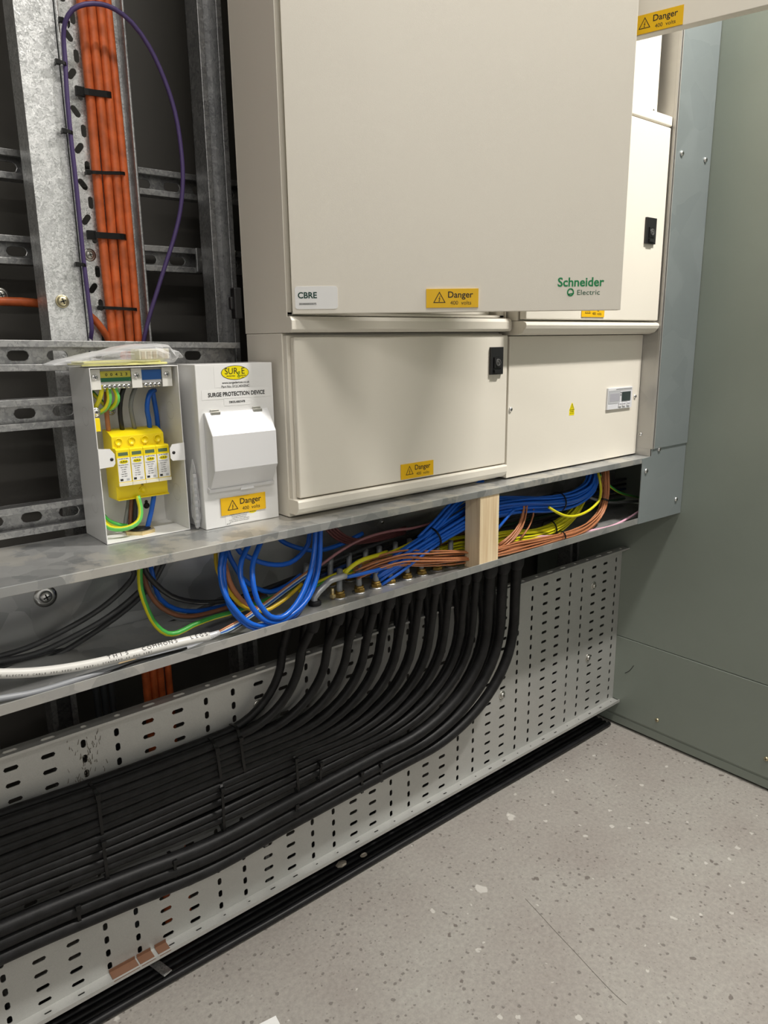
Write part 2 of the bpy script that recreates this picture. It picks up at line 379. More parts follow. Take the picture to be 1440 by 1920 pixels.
# ------------------------------------------------------------------ the room
kind(MB().box(-3.0, 2.4, -2.4, 0.5, -0.05, 0.0).build('floor', FLOOR))
WALLB = mat('shaded_wall_paint', (0.085, 0.08, 0.072), 0.7, var=0.12, vs=3)  # medium grey wall in shadow; its shade is put into the colour
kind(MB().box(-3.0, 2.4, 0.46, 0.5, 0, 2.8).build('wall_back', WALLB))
LW = mat('room_wall_paint', (0.68, 0.69, 0.69), 0.8)
kind(MB().box(-3.0, 2.4, -2.44, -2.4, 0, 2.8).build('wall_front', LW))
kind(MB().box(-3.04, -3.0, -2.44, 0.5, 0, 2.8).build('wall_left', LW))
kind(MB().box(2.4, 2.44, -2.44, 0.5, 0, 2.8).build('wall_right', LW))
kind(MB().box(-3.0, 2.4, -2.44, 0.5, 2.8, 2.84).build('ceiling', mat('ceiling_paint', (0.78, 0.78, 0.76), 0.8)))

# ------------------------------------------------------------------ grey-green steel enclosure on the right
XS = 1.708
e = empty('steel_enclosure', (2.0, -0.8, 0), 'tall grey-green painted steel enclosure standing at the right, at right angles to the cable tray', 'electrical enclosure')
MB().box(XS + 0.004, 2.35, -2.2, 0.44, 0.03, 2.4).build('body', ENCL, e)
MB().box(XS + 0.001, XS + 0.004, -2.2, 0.44, 0.2715, 2.39).build('side_panel', ENCL, e, bev=0.0008)
lp = MB().box(XS, XS + 0.004, -2.2, 0.44, 0.036, 0.2695).build('lower_panel', ENCL, e, bev=0.0008)
MB().box(XS + 0.003, 2.34, -2.19, 0.43, 0.006, 0.0295).build('plinth', ENCL, e, bev=0.002)
MB().box(XS + 0.012, 2.33, -2.18, 0.42, 0.0, 0.0065).build('gap_shade_strip', mat('shadow_gap_black', (0.01, 0.01, 0.01), 0.8), e)  # black strip painted in for the shade of the gap at the floor
def screw(mb, M, r=0.006, h=0.004, mi=0, mi2=1, rot=0.3, washer=0.0):
    if washer: mb.lathe([(washer, 0), (washer, 0.0012), (r, 0.0012)], mi, M, 20)
    hh = 0.0012 if washer else 0
    mb.lathe([(r, hh), (r, hh + h * 0.35), (r * 0.82, hh + h * 0.8), (r * 0.45, hh + h), (0.0004, hh + h)], mi, M, 18)
    Q = M @ Matrix.Rotation(rot, 4, 'Z')
    for a in (0, PI / 2): mb.box(-r * .55, r * .55, -r * .11, r * .11, hh + h * .8, hh + h * 1.04, mi2, Q @ Matrix.Rotation(a, 4, 'Z'))
SIDE = lambda y, z: frame((XS, y, z), (0, -1, 0), (0, 0, 1))
for (y, z) in ((0.016, 0.068), (-0.269, 0.085)):
    m = MB(); screw(m, SIDE(y, z), 0.0055, 0.004); m.build('panel_screw', [YZINC, INK], lp)
m = MB()
q = at(1172, 1262, 'X', XS - 0.0004); q2 = at(1180, 1258, 'X', XS - 0.0004); q3 = at(1188, 1248, 'X', XS - 0.0004)
m.tube([q, q2, q3], 0.0008, 5, 0).build('scuff_mark', INK, lp)

# ------------------------------------------------------------------ trunking (the long shelf)
ZT, ZB, YB = 0.809, 0.653, 0.185
XL, XR = -0.75, 1.70
t = empty('cable_trunking', (0.5, 0.09, ZB), 'long open-fronted galvanised steel trunking running the width of the wall, under the cream cabinets', 'cable trunking')
MB().box(XL, XR, 0.0, YB, ZT - 0.0015, ZT).box(XL, 1.5525, -0.0005, 0.0012, ZT - 0.0125, ZT).build('top_plate', G_SHELF, t, bev=0.0008)
MB().box(XL, XR, 0.0, YB, ZB, ZB + 0.0015).box(XL, 1.5145, -0.0005, 0.0012, ZB, ZB + 0.014).build('bottom_plate', galv('trunking_floor', (0.36, 0.37, 0.37), (0.55, 0.55, 0.54), 30, 0.7, (0.3, 0.42), dirt=0.3, bump=0.05), t, bev=0.0006)
bk = MB().box(XL, XR, YB, YB + 0.0015, ZB, ZT).build('back_plate', G_IN, t)
m = MB(); screw(m, FRONT(0.258, YB, 0.727) , 0.009, 0.006, washer=0.016); m.build('washer_screw', [CHROME, INK], bk)
fp = empty('end_cover_plate', (1.61, 0, ZB), 'blue-grey galvanised plate closing the right end of the trunking, with three screws', 'metal plate')
plt = MB().prism([(1.5145, ZB), (1.7075, ZB - 0.003), (1.7075, 0.842), (1.553, 0.842), (1.553, ZT + 0.001), (1.5145, ZT - 0.002)], 0.0, 0.0016, 0, frame((0, 0, 0), (1, 0, 0), (0, 0, 1))).build('plate', G_COV, fp)
for (x, y) in ((1235.6, 842), (1211, 883), (1267, 936)):
    q = P(x, y, -0.0016); m = MB(); screw(m, FRONT(q.x, -0.0016, q.z), 0.0062, 0.004, rot=random.random()); m.build('screw', [CHROME, INK], fp)
uc = empty('corner_cover_strip', (1.63, 0.05, 0.826), 'tall blue-grey galvanised angle cover between the cream cabinets and the grey-green enclosure', 'metal cover')
MB().box(1.552, 1.7075, -0.0045, -0.0028, 0.8265, 2.3).build('front_face', G_COV, uc, bev=0.0005)
MB().box(1.552, 1.5535, -0.0045, 0.16, 0.8265, 2.3).box(1.5521, 1.5536, 0.0018, 0.16, 0.8094, 0.8264).build('return_face', G_RET, uc)
MB().box(1.5500, 1.5518, -0.004, 0.003, 0.8265, 2.3).box(1.5535, 1.556, -0.0058, -0.0046, 0.8265, 2.3).build('edge_bead', G_RET, uc, bev=0.0005)
for (x, y) in ((1278, 288), (1322, 300)):
    q = P(x, y, -0.0045); m = MB(); screw(m, FRONT(q.x, -0.0046, q.z), 0.0062, 0.004); m.build('screw', [CHROME, INK], uc)
q = at(1201, 814, 'X', 1.5519); m = MB(); screw(m, frame((1.5519, q.y, q.z), (0, -1, 0), (0, 0, 1)), 0.0045, 0.003); m.build('rivet', [CHROME, INK], uc)

# ------------------------------------------------------------------ labels
def danger(name, parent, M, w=0.0765, h=0.0265, **pr):     # engraved "Danger 400 volts" plate, origin = plate centre, local frame M
    m = MB(); m.box(-w / 2, w / 2, -h / 2, h / 2, 0, 0.0016, 0, M)
    k = w / 0.0765
    m.text('Danger', 0.0125 * k, 0.0115 * k, 0.0045 * k, 1, M, 0.0018, 0.012, 1.0)
    m.text('400  volts', 0.0078 * k, 0.0125 * k, -0.0068 * k, 1, M, 0.0018, 0.0, 1.0)
    tri_sign(m, M, -0.0190 * k, -0.0012 * k, 0.0185 * k, 1, 0.0018)
    return m.build(name, [LABY, INK], parent, bev=0.0, **pr)
def tri_sign(m, M, cu, cv, s, mi, wz):       # triangle outline with a bolt
    def tri(r): return [(cu + r * math.cos(a), cv + r * math.sin(a)) for a in (PI / 2, PI / 2 + 2 * PI / 3, PI / 2 + 4 * PI / 3)]
    o = tri(s * 0.57); i = tri(s * 0.455)
    m.add([(a, b, wz) for a, b in o + i], [(0, 1, 4, 3), (1, 2, 5, 4), (2, 0, 3, 5)], mi, M)
    B = [(0.05, 0.30), (-0.09, 0.0), (0.01, 0.02), (-0.05, -0.17), (-0.10, -0.14), (-0.03, -0.27), (0.07, -0.16), (0.01, -0.18), (0.10, 0.08), (0.0, 0.06), (0.10, 0.30)]
    k = s * 0.8; B = [(cu + a * k, cv + b * k) for a, b in B]
    m.add([(a, b, wz) for a, b in B], [(0, 1, 2, 9, 10), (2, 8, 9), (2, 3, 7, 8), (3, 4, 5, 6, 7)], mi, M)

def latch(parent, x, y, z, face=FRONT):
    M = face(x, y, z); o = MB()
    o.box(-0.017, 0.017, -0.025, 0.025, 0, 0.0045, 0, M)
    l = o.build('latch', BLACK, parent, bev=0.0015, label='black plastic latch')
    return l
def latch_key(parent, M):   # recess with keyed barrel
    o = MB(); o.box(-0.0105, 0.0105, -0.019, 0.007, 0.0046, 0.0052, 1, M)
    o.box(-0.0095, 0.0095, -0.0125, 0.006, 0.0052, 0.0068, 0, M); o.box(-0.010, 0.010, -0.0225, -0.0165, 0.0046, 0.0085, 0, M)
    o.lathe([(0.0068, 0.0068), (0.0066, 0.0085), (0.0048, 0.0088), (0.0046, 0.0078), (0.0022, 0.0078), (0.0020, 0.0092), (0.0002, 0.0092)], 2, M @ Matrix.Translation((0, -0.003, 0)), 20)
    return o

# ------------------------------------------------------------------ left column: lower cabinet
YF = 0.040
c1 = empty('small_distribution_cabinet', (0.84, 0.10, 0.8095), 'small cream cabinet with black key latch, just right of the white surge boxes', 'electrical cabinet')
MB().box(0.600, 1.085, 0.062, 0.168, 0.8100, 1.0935).build('body', CREAM, c1, bev=0.0012)
MB().box(0.602, 1.083, 0.052, 0.0625, 0.835, 1.0905).build('door_frame', CREAM, c1, bev=0.001)
d = MB().box(0.6075, 1.0865, YF, 0.0515, 0.8425, 1.0875).build('door', CREAM, c1, bev=0.0022, seg=3)
def roll(x0, x1, y, zc, hh, depth, mi=0, m=None, flip=1):  # rounded nosing, quarter-round section along X
    m = m or MB(); pr = []
    for k in range(9):
        a = -PI / 2 + PI * k / 8; pr.append((-(math.cos(a)) * depth * 0.55, math.sin(a) * hh / 2))
    poly = [(depth, hh / 2)] + [(p, q_) for p, q_ in reversed(pr)] + [(depth, -hh / 2)]
    return m.prism(poly, x0, x1, mi, frame((0, y, zc), (0, 1, 0), (0, 0, 1)))
def nosing(x0, x1, yf, z0, z1, parent, name='bottom_nosing', up=True, dep=0.0615):
    """strip whose front rolls over: profile in (y,z)"""
    h = z1 - z0; D = dep - yf
    if up: prof = [(0, z1 - 0.003), (0.002, z1), (D, z1), (D, z0), (0.010, z0), (0.004, z0 + h * 0.18), (0.0, z0 + h * 0.45)]
    else:  prof = [(0.004, z1), (D, z1), (D, z0), (0.0035, z0), (0.0, z0 + 0.004), (0.0, z1 - 0.006)]
    m = MB(); m.prism([(a + yf, b) for a, b in prof], x0, x1, 0, Matrix([[0, 0, 1, 0], [1, 0, 0, 0], [0, 1, 0, 0], [0, 0, 0, 1]]))
    return m.build(name, CREAM, parent, bev=0.001)
nosing(0.5995, 1.087, 0.034, 0.8165, 0.8405, c1, 'bottom_nosing')
l = latch(d, 1.052, YF, 1.041); latch_key(l, FRONT(1.052, YF, 1.041)).build('key_barrel', [BLACK, GLOSSB, ZINC], c1, label='keyed metal barrel in the black latch')
bpy.data.objects.remove(l)
lm = MB(); lm.box(-0.017, 0.017, -0.025, 0.025, 0, 0.0045, 0, FRONT(1.052, YF, 1.041)); k_ = latch_key(d, FRONT(1.052, YF, 1.041))
lm.add([tuple(p) for p in k_.v], k_.f, k_.m, None, False); lm.build('latch', [BLACK, GLOSSB, KEYM], d, label='black key latch')
for o in [o for o in C.objects if o.name.startswith('key_barrel')]: bpy.data.objects.remove(o)
danger('danger_label', d, FRONT(0.853, YF, 0.8585), label='yellow danger plate')

# ------------------------------------------------------------------ left column: main board with its door ajar
c2 = empty('main_distribution_board', (0.84, 0.10, 1.0940), 'large cream distribution board above the small left cabinet, its wide door hanging ajar', 'electrical cabinet')
ZTOP = 2.15
MB().box(0.600, 1.085, 0.168, 0.170, 1.0940, ZTOP).box(0.600, 0.6015, 0.045, 0.168, 1.0940, ZTOP).box(1.0835, 1.085, 0.045, 0.168, 1.094, ZTOP)\
    .box(0.6015, 1.0835, 0.045, 0.168, 1.0940, 1.0955).box(0.6015, 1.0835, 0.045, 0.168, ZTOP - 0.0015, ZTOP).build('body', CREAM, c2, bev=0.0006)
MB().box(0.615, 1.07, 0.075, 0.08, 1.125, ZTOP - 0.02).build('inner_cover', CREAM, c2, bev=0.001)
MB().box(0.602, 1.083, 0.050, 0.060, 1.1195, 1.1235).box(0.602, 0.612, 0.05, 0.06, 1.12, ZTOP - 0.01).box(1.073, 1.083, 0.05, 0.06, 1.12, ZTOP - 0.01).build('door_surround', CREAM, c2)
nosing(0.5995, 1.087, 0.032, 1.0945, 1.1175, c2, 'bottom_nosing', up=False, dep=0.0448)
TH = R2D(38); DM = Matrix.Translation((0.603, 0.034, 1.1205)) @ Matrix.Rotation(-TH, 4, 'Z')
def door_mesh(M, w, h, parent, t=0.019):
    m = MB(); m.box(0, w, 0, 0.0015, 0, h, 0, M)
    for (a, b, c_, e_) in ((0, w, 0, 0.0015), (0, w, h - 0.0015, h), (0, 0.0015, 0, h), (w - 0.0015, w, 0, h)): m.box(a, b, 0.0015, t, c_, e_, 0, M)
    for (a, b, c_, e_) in ((0.0015, w - 0.0015, 0.0015, 0.014), (0.0015, w - 0.0015, h - 0.014, h - 0.0015), (0.0015, 0.014, 0.014, h - 0.014), (w - 0.014, w - 0.0015, 0.014, h - 0.014)): m.box(a, b, t - 0.0015, t, c_, e_, 0, M)
    return m.build('door', CREAM, parent, bev=0.0007)
d2 = door_mesh(DM, 0.484, ZTOP - 1.13, c2)
def DF(u, v): return DM @ frame((u, 0, v), (1, 0, 0), (0, 0, 1))
# asset sticker: white with rounded corners, dark green letters (no code square)
m = MB(); w_, h_, r_ = 0.062, 0.032, 0.004; pl = []
for cx_, cy_, a0 in ((w_/2 - r_, h_/2 - r_, 0), (-w_/2 + r_, h_/2 - r_, PI/2), (-w_/2 + r_, -h_/2 + r_, PI), (w_/2 - r_, -h_/2 + r_, 3*PI/2)):
    for k in range(5): a = a0 + k * PI / 8; pl.append((cx_ + r_ * math.cos(a), cy_ + r_ * math.sin(a)))
SM = DF(0.0355, 0.0225); m.prism(pl, 0, 0.0006, 0, SM)
m.text('CBRE', 0.0118, -0.0130, 0.0030, 1, SM, 0.0008, 0.028, 1.0); m.text('2024000033075', 0.0040, -0.0128, -0.0088, 2, SM, 0.0008, 0.02, 0.98)
m.build('asset_sticker', [PAPER, DKG, INK], d2, label='white asset sticker')
danger('danger_label', d2, DF(0.234, 0.0195), label='yellow danger plate')
m = MB(); LM = DF(0.4225, 0.033)
m.text('Schneider', 0.0175, 0, 0.0065, 0, LM, 0.0004, 0.022, 0.98)
m.text('Electric', 0.0100, 0.0120, -0.0078, 1, LM, 0.0004, 0.0, 1.15)
for sgn, off in ((1, 0), (-1, 0)):     # leaf-like mark left of the second line
    pts_o = []; pts_i = []
    for k in range(11):
        a = R2D(40 + 200 * k / 10) if sgn > 0 else R2D(220 + 200 * k / 10)
        pts_o.append((-0.0145 + 0.0052 * math.cos(a) * 1.0, -0.0072 + 0.0058 * math.sin(a))); pts_i.append((-0.0145 + 0.0033 * math.cos(a + 0.25), -0.0072 + 0.0038 * math.sin(a + 0.25)))
    m.add([(a, b, 0.0005) for a, b in pts_o + pts_i], [(i, i + 1, 12 + i, 11 + i) for i in range(10)], 0, LM)
m.box(-0.0185, -0.0105, -0.0080, -0.0064, 0.0004, 0.0005, 0, LM @ Matrix.Rotation(0.15, 4, 'Z'))
m.build('maker_logo', [LOGO, LOGO2], d2, label='green maker name printed on the door')

# ------------------------------------------------------------------ right column
c3 = empty('meter_cabinet', (1.32, 0.10, 0.8095), 'cream cabinet with blank front and small digital meter, right end of the trunking', 'electrical cabinet')
MB().box(1.0905, 1.5505, 0.046, 0.168, 0.8125, 1.086).build('body', CREAM, c3, bev=0.001)
fpn = MB().box(1.0905, 1.5510, 0.0395, 0.0458, 0.8125, 1.0855).build('front_panel', CREAM, c3, bev=0.0008)
m = MB(); MM = FRONT(1.4665, 0.0395, 0.9475)
m.box(-0.048, 0.048, -0.0235, 0.0235, 0, 0.004, 0, MM); m.box(-0.046, 0.046, 0.0175, 0.0228, 0.004, 0.0046, 3, MM); m.box(-0.018, 0.044, 0.0195, 0.0205, 0.0046, 0.0049, 2, MM)
m.box(-0.046, 0.0, -0.0110, 0.0165, 0.004, 0.0045, 1, MM); m.box(-0.040, -0.004, -0.006, 0.011, 0.0045, 0.0047, 4, MM)
m.box(0.006, 0.040, -0.0070, 0.0135, 0.004, 0.0052, 2, MM)
for k, u in enumerate((0.0, 0.0155, 0.033)): m.box(u - 0.0058, u + 0.0058, -0.0185, -0.0110, 0.004, 0.0060, 3, MM); m.box(u - 0.004, u + 0.004, -0.0145, -0.0118, 0.006, 0.0063, 4, MM)
for v_ in (0.012, 0.007): m.box(0.001, 0.0036, v_ - 0.001, v_ + 0.001, 0.004, 0.0048, 2, MM)
m.text('meter', 0.003, -0.036, -0.0165, 2, MM, 0.0042, 0) if False else None
m.build('digital_meter', [LGREYP, GREYP, LCD, WPLAST, mat('meter_print', (0.36, 0.36, 0.4), 0.5)], fpn, label='small grey digital meter with dark display')
m = MB(); WMx = FRONT(1.2945, 0.0395, 0.9345); m.prism([(-0.0085, -0.0130), (0.0085, -0.0130), (0.0085, -0.0010), (0.0012, 0.0128), (-0.0012, 0.0128), (-0.0085, -0.0010)], 0, 0.0004, 0, WMx)
tri_sign(m, WMx, 0, 0.0022, 0.0165, 1, 0.0006); m.text('DANGER', 0.0028, 0, -0.0055, 1, WMx, 0.0006, 0.03); m.text('400 VOLTS', 0.0032, 0, -0.0095, 1, WMx, 0.0006, 0.0)
m.build('warning_sticker', [SPDY, INK], fpn, label='small yellow lightning warning sticker')
for (x, y) in ((953, 768), (1190, 743)):
    q = P(x, y, 0.0395); m = MB(); screw(m, FRONT(max(q.x, 1.0975), 0.0395, q.z), 0.0045, 0.0035); m.build('panel_screw', [CHROME, INK], fpn)
c4 = empty('latched_cabinet', (1.32, 0.10, 1.0870), 'cream cabinet with closed latched door above the meter cabinet, half hidden by the open door', 'electrical cabinet')
MB().box(1.0905, 1.5460, 0.022, 0.168, 1.1135, 1.5100).build('body', CREAM, c4, bev=0.001)
d4 = MB().box(1.0925, 1.5455, 0.003, 0.0190, 1.1155, 1.5085).build('door', CREAM, c4, bev=0.002, seg=3)
def nosing2(x0, x1, yf, z0, z1, parent, name):
    prof = [(yf + 0.012, z1), (0.15, z1), (0.15, z0), (yf + 0.022, z0), (yf + 0.010, z0 + 0.004), (yf + 0.002, z0 + 0.012), (yf, z1 - 0.008), (yf + 0.002, z1 - 0.003)]
    m = MB(); m.prism(prof, x0, x1, 0, Matrix([[0, 0, 1, 0], [1, 0, 0, 0], [0, 1, 0, 0], [0, 0, 0, 1]])); return m.build(name, CREAM, parent, bev=0.0008)
nosing2(1.0905, 1.5495, 0.000, 1.0870, 1.1130, c4, 'bottom_nosing')
m = MB(); m.box(1.0905, 1.5495, 0.003, 0.15, 1.5110, 1.5310); m.build('top_nosing', CREAM, c4, bev=0.003, seg=3)
lm = MB(); LK = FRONT(1.488, 0.003, 1.2995); lm.box(-0.019, 0.019, -0.026, 0.026, 0, 0.0045, 0, LK); k_ = latch_key(None, LK); lm.add([tuple(p) for p in k_.v], k_.f, k_.m); lm.build('latch', [BLACK, GLOSSB, KEYM], d4, label='black key latch')
danger('danger_label', d4, FRONT(1.299, 0.003, 1.1345), label='yellow danger plate')
c5 = empty('upper_distribution_board', (1.32, 0.10, 1.5320), 'cream board at the top right, its door swung wide open towards the aisle', 'electrical cabinet')
MB().box(1.0905, 1.5330, 0.036, 0.168, 1.5320, ZTOP).build('body', CREAM, c5, bev=0.001)
ip = MB().box(1.0950, 1.5310, 0.030, 0.0355, 1.5330, ZTOP - 0.01).build('inner_panel', CREAM, c5, bev=0.0008)
q = P(1223, 208, 0.03); m = MB(); screw(m, FRONT(q.x, 0.030, q.z), 0.0045, 0.0035); m.build('panel_screw', [CHROME, INK], ip)
DM5 = Matrix.Translation((1.090, -0.010, 1.5405)) @ Matrix.Rotation(-R2D(75), 4, 'Z')
MB().box(1.0905, 1.0965, -0.012, 0.0355, 1.5335, ZTOP - 0.01).build('hinge_strip', CREAM, c5)
d5 = door_mesh(DM5, 0.455, ZTOP - 1.55, c5)
danger('danger_label', d5, DM5 @ frame((0.1945, 0, 0.0145), (1, 0, 0), (0, 0, 1)), label='yellow danger plate')

# ------------------------------------------------------------------ strut rails
SX = 0.267; SP = 0.0515
def strut_h(name, label, x0, x1, yf, z0, z1, group=None, depth=0.021, tilt=0.0, phase=0.0):
    m = MB(); h = z1 - z0; yb = yf + depth; t_ = 0.0025
    Mx = frame((0, yb, (z0 + z1) / 2), (1, 0, 0), (0, 0, 1))
    k0 = math.ceil((x0 - SX - phase) / SP + 0.5); k1 = int((x1 - SX - phase) / SP - 0.5)
    e0 = SX + phase + (k0 - 0.5) * SP; e1 = SX + phase + (k1 + 0.5) * SP
    for k in range(k0, k1 + 1): m.slotcell(SX + phase + k * SP, 0, SP, h, (0.028, 0.0135, 0.0), t_, Mx)
    if e0 > x0: m.slotcell((x0 + e0) / 2, 0, e0 - x0, h, None, t_, Mx)
    if e1 < x1: m.slotcell((x1 + e1) / 2, 0, x1 - e1, h, None, t_, Mx)
    for s_ in (0, 1):
        a = z1 - t_ if s_ else z0; m.box(x0, x1, yf, yb + t_, a, a + t_)
        b0, b1 = (z1 - 0.0095, z1) if s_ else (z0, z0 + 0.0095); m.box(x0, x1, yf - 0.0004, yf + 0.0022, b0, b1)
        b0, b1 = (z1 - 0.0095, z1 - 0.0072) if s_ else (z0 + 0.0072, z0 + 0.0095); m.box(x0, x1, yf + 0.0022, yf + 0.008, b0, b1)
    o = m.build(name, G_STRUT, None, bev=0.0008, label=label, cat='strut rail')
    if group: o['group'] = group
    if tilt: o.rotation_euler = (0, tilt, 0)
    return o
strut_h('strut_rail', 'slotted strut rail just above the bag and surge box, topmost of the three near rails', -0.7, 0.598, 0.187, 1.054, 1.0955, tilt=R2D(1.3))
strut_h('strut_rail', 'slotted strut rail left of the open surge box, middle of the three near rails', -0.7, 0.598, 0.187, 0.9675, 1.0095)
strut_h('strut_rail', 'slotted strut rail just above the trunking shelf, lowest of the three near rails', -0.7, 0.598, 0.187, 0.820, 0.862, phase=-0.008)
strut_h('strut_rail', 'dark slotted strut rail on the back wall, upper one inside the purple cable loop', -0.7, 1.68, 0.330, 1.318, 1.359)
strut_h('strut_rail', 'dark slotted strut rail on the back wall at the height of the bolted rod', -0.7, 1.68, 0.330, 1.199, 1.240)
def strut_v(x0, x1, yf, z0, z1, label, lips=True):
    m = MB(); d = 0.041 if lips else 0.021
    m.box(x0, x1, yf + d - 0.0025, yf + d, z0, z1); m.box(x0, x0 + 0.0025, yf, yf + d, z0, z1); m.box(x1 - 0.0025, x1, yf, yf + d, z0, z1)
    m.box(x0, x0 + 0.0095, yf - 0.0003, yf + 0.0022, z0, z1); m.box(x1 - 0.0095, x1, yf - 0.0003, yf + 0.0022, z0, z1)
    return m.build('strut_upright', G_STRUT, None, bev=0.0008, label=label, cat='strut upright')
strut_v(0.585, 0.626, 0.236, 0.0, 2.4, 'upright galvanised strut immediately left of the large cream board')
strut_v(1.588, 1.629, 0.236, 0.0, 2.4, 'upright strut seen in the gap under the trunking near the grey-green enclosure')
strut_v(0.140, 0.181, 0.236, 0.0, 0.65, 'short upright strut under the trunking at the far left')
strut_v(0.270, 0.311, 0.290, 0.0, 0.65, 'dark upright strut under the trunking, left of the grey and orange cables')
m = MB(); q = P(388, 489, 0.326); m.box(q.x - 0.02, q.x + 0.02, 0.324, 0.329, q.z - 0.02, q.z + 0.02)
rd = empty('threaded_rod', (q.x, 0.3, q.z - 0.02), 'square plate washer and short rod on the rear rail, left of the upright strut', 'bolt')
m.build('plate_washer', G_STRUT, rd, bev=0.001)
m = MB(); m.lathe([(0.012, 0.0), (0.012, 0.006), (0.007, 0.006), (0.007, 0.01)], 0, FRONT(q.x, 0.324, q.z), 6, False); m.build('nut', ZINC, rd)
MB().tube([(q.x, 0.324, q.z), (q.x + 0.012, 0.245, q.z + 0.006)], 0.0042, 10).build('rod', CHROME, rd)
q = P(455, 568, 0.20); MB().box(0.585, 0.5985, 0.172, 0.186, q.z - 0.026, q.z + 0.022).box(0.580, 0.5895, 0.176, 0.184, q.z - 0.012, q.z + 0.008)\
    .build('cable_clip', BLACK, None, bev=0.002, label='black plastic clip on the side of the large cream board, by the upright strut', cat='clip')
# horizontal orange cable behind, far left
MB().tube([P(-60, 560, 0.33), P(0, 565, 0.325), P(40, 566, 0.325), P(85, 570, 0.325), P(120, 574, 0.34)], 0.0065, 10).build('orange_cable', W_ORG, None, label='short run of orange cable crossing behind the spangled trunking at the far left', cat='cable')
q = P(4, 553, 0.32); m = MB(); screw(m, FRONT(q.x, 0.33, q.z), 0.008, 0.006, washer=0.011); m.build('wall_screw', [ZINC, INK], None, label='round-headed screw above the short orange cable at the far left', cat='screw')

# ------------------------------------------------------------------ vertical trunking with spangled lid + screw
vt = empty('vertical_trunking', (0.35, 0.27, 0.67), 'upright galvanised trunking with a bright spangled face, left of the orange cables', 'cable trunking')
MB().box(0.3225, 0.3735, 0.240, 0.2415, 0.67, 2.4).build('lid', G_SPANG, vt)
MB().box(0.3225, 0.324, 0.2415, 0.285, 0.67, 2.4).box(0.3720, 0.3735, 0.2415, 0.285, 0.67, 2.4).box(0.3225, 0.3735, 0.285, 0.2865, 0.67, 2.4).build('body', G_SPANG, vt)
m = MB(); q = P(117, 565, 0.239); screw(m, FRONT(q.x, 0.240, q.z), 0.0078, 0.0045, washer=0.0095); m.build('lid_screw', [YZINC, INK], vt)

# ------------------------------------------------------------------ vertical perforated tray with orange cables
ct = empty('vertical_cable_tray', (0.42, 0.26, 0.667), 'upright perforated galvanised tray carrying the orange cables', 'cable tray')
m = MB(); TM = frame((0, 0.262, 0), (1, 0, 0), (0, 0, 1)); z = 0.0; k = 0; CP = 0.02425; z = 1.406 - 30.5 * CP
while z < 2.28:
    zc = z + CP / 2
    if k % 2 == 0: m.slotcell(0.397, zc, 0.020, CP, (0.0175, 0.0085, R2D(-52 if (k // 2) % 2 else 52)), 0.0015, TM); m.slotcell(0.40925, zc, 0.0045, CP, None, 0.0015, TM); m.slotcell(0.3815, zc, 0.011, CP, None, 0.0015, TM)
    else: m.slotcell(0.4060, zc, 0.011, CP, (0.0075, 0.0175, 0.0), 0.0015, TM); m.slotcell(0.38825, zc, 0.0245, CP, None, 0.0015, TM)
    m.slotcell(0.44075, zc, 0.0585, CP, (0.03, 0.008, 0.0) if k % 4 == 0 else None, 0.0015, TM)
    z += CP; k += 1
m.build('perforated_base', G_SPANG, ct)
MB().box(0.3762, 0.3774, 0.2375, 0.2635, 0.667, 2.29).tube([(0.3768, 0.2375, 0.667), (0.3768, 0.2375, 2.29)], 0.0024, 8).build('side_flange', G_SPANG, ct)
MB().box(0.4690, 0.4702, 0.2375, 0.2635, 0.667, 2.29).tube([(0.4696, 0.2375, 0.667), (0.4696, 0.2375, 2.29)], 0.0024, 8).build('side_flange', G_STRUT, ct)
q = P(167, 478, 0.262); m = MB(); screw(m, FRONT(0.3965, 0.262, q.z), 0.0062, 0.003, washer=0.0092); m.build('tray_screw', [ZINC, INK], ct)
ords = ['leftmost', 'second from left', 'third from left', 'rightmost, slightly thinner']
for i, (xo, rr, yy) in enumerate(((0.0, 0.0067, 0.2525), (0.0136, 0.0067, 0.252), (0.0270, 0.0066, 0.2525), (0.0398, 0.0060, 0.2535))):
    pts = []; 
    for zz in (0.0, 0.2, 0.5, 0.8, 1.0, 1.1, 1.2, 1.32, 1.42, 1.55, 1.75, 2.0, 2.35):
        bx = 0.4158
        pts.append((bx + xo * (1 + 0.04 * math.sin(zz * 9 + i)) + 0.0008 * math.sin(zz * 14 + i * 2), yy + 0.001 * math.sin(zz * 11 + i), zz))
    MB().tube(pts, rr, 12, step=0.03).build('orange_cable', W_ORG, None, label='upright orange cable on the perforated tray, ' + ords[i], cat='cable', group='orange cables on the upright tray')
MB().tube([P(166, 590, 0.25), P(178, 600, 0.25), P(192, 618, 0.252), P(205, 640, 0.255), P(215, 680, 0.258)], 0.0055, 10).build('orange_cable', W_ORG, None, label='orange cable curving out from the left below the last tie, just above the top rail', cat='cable')
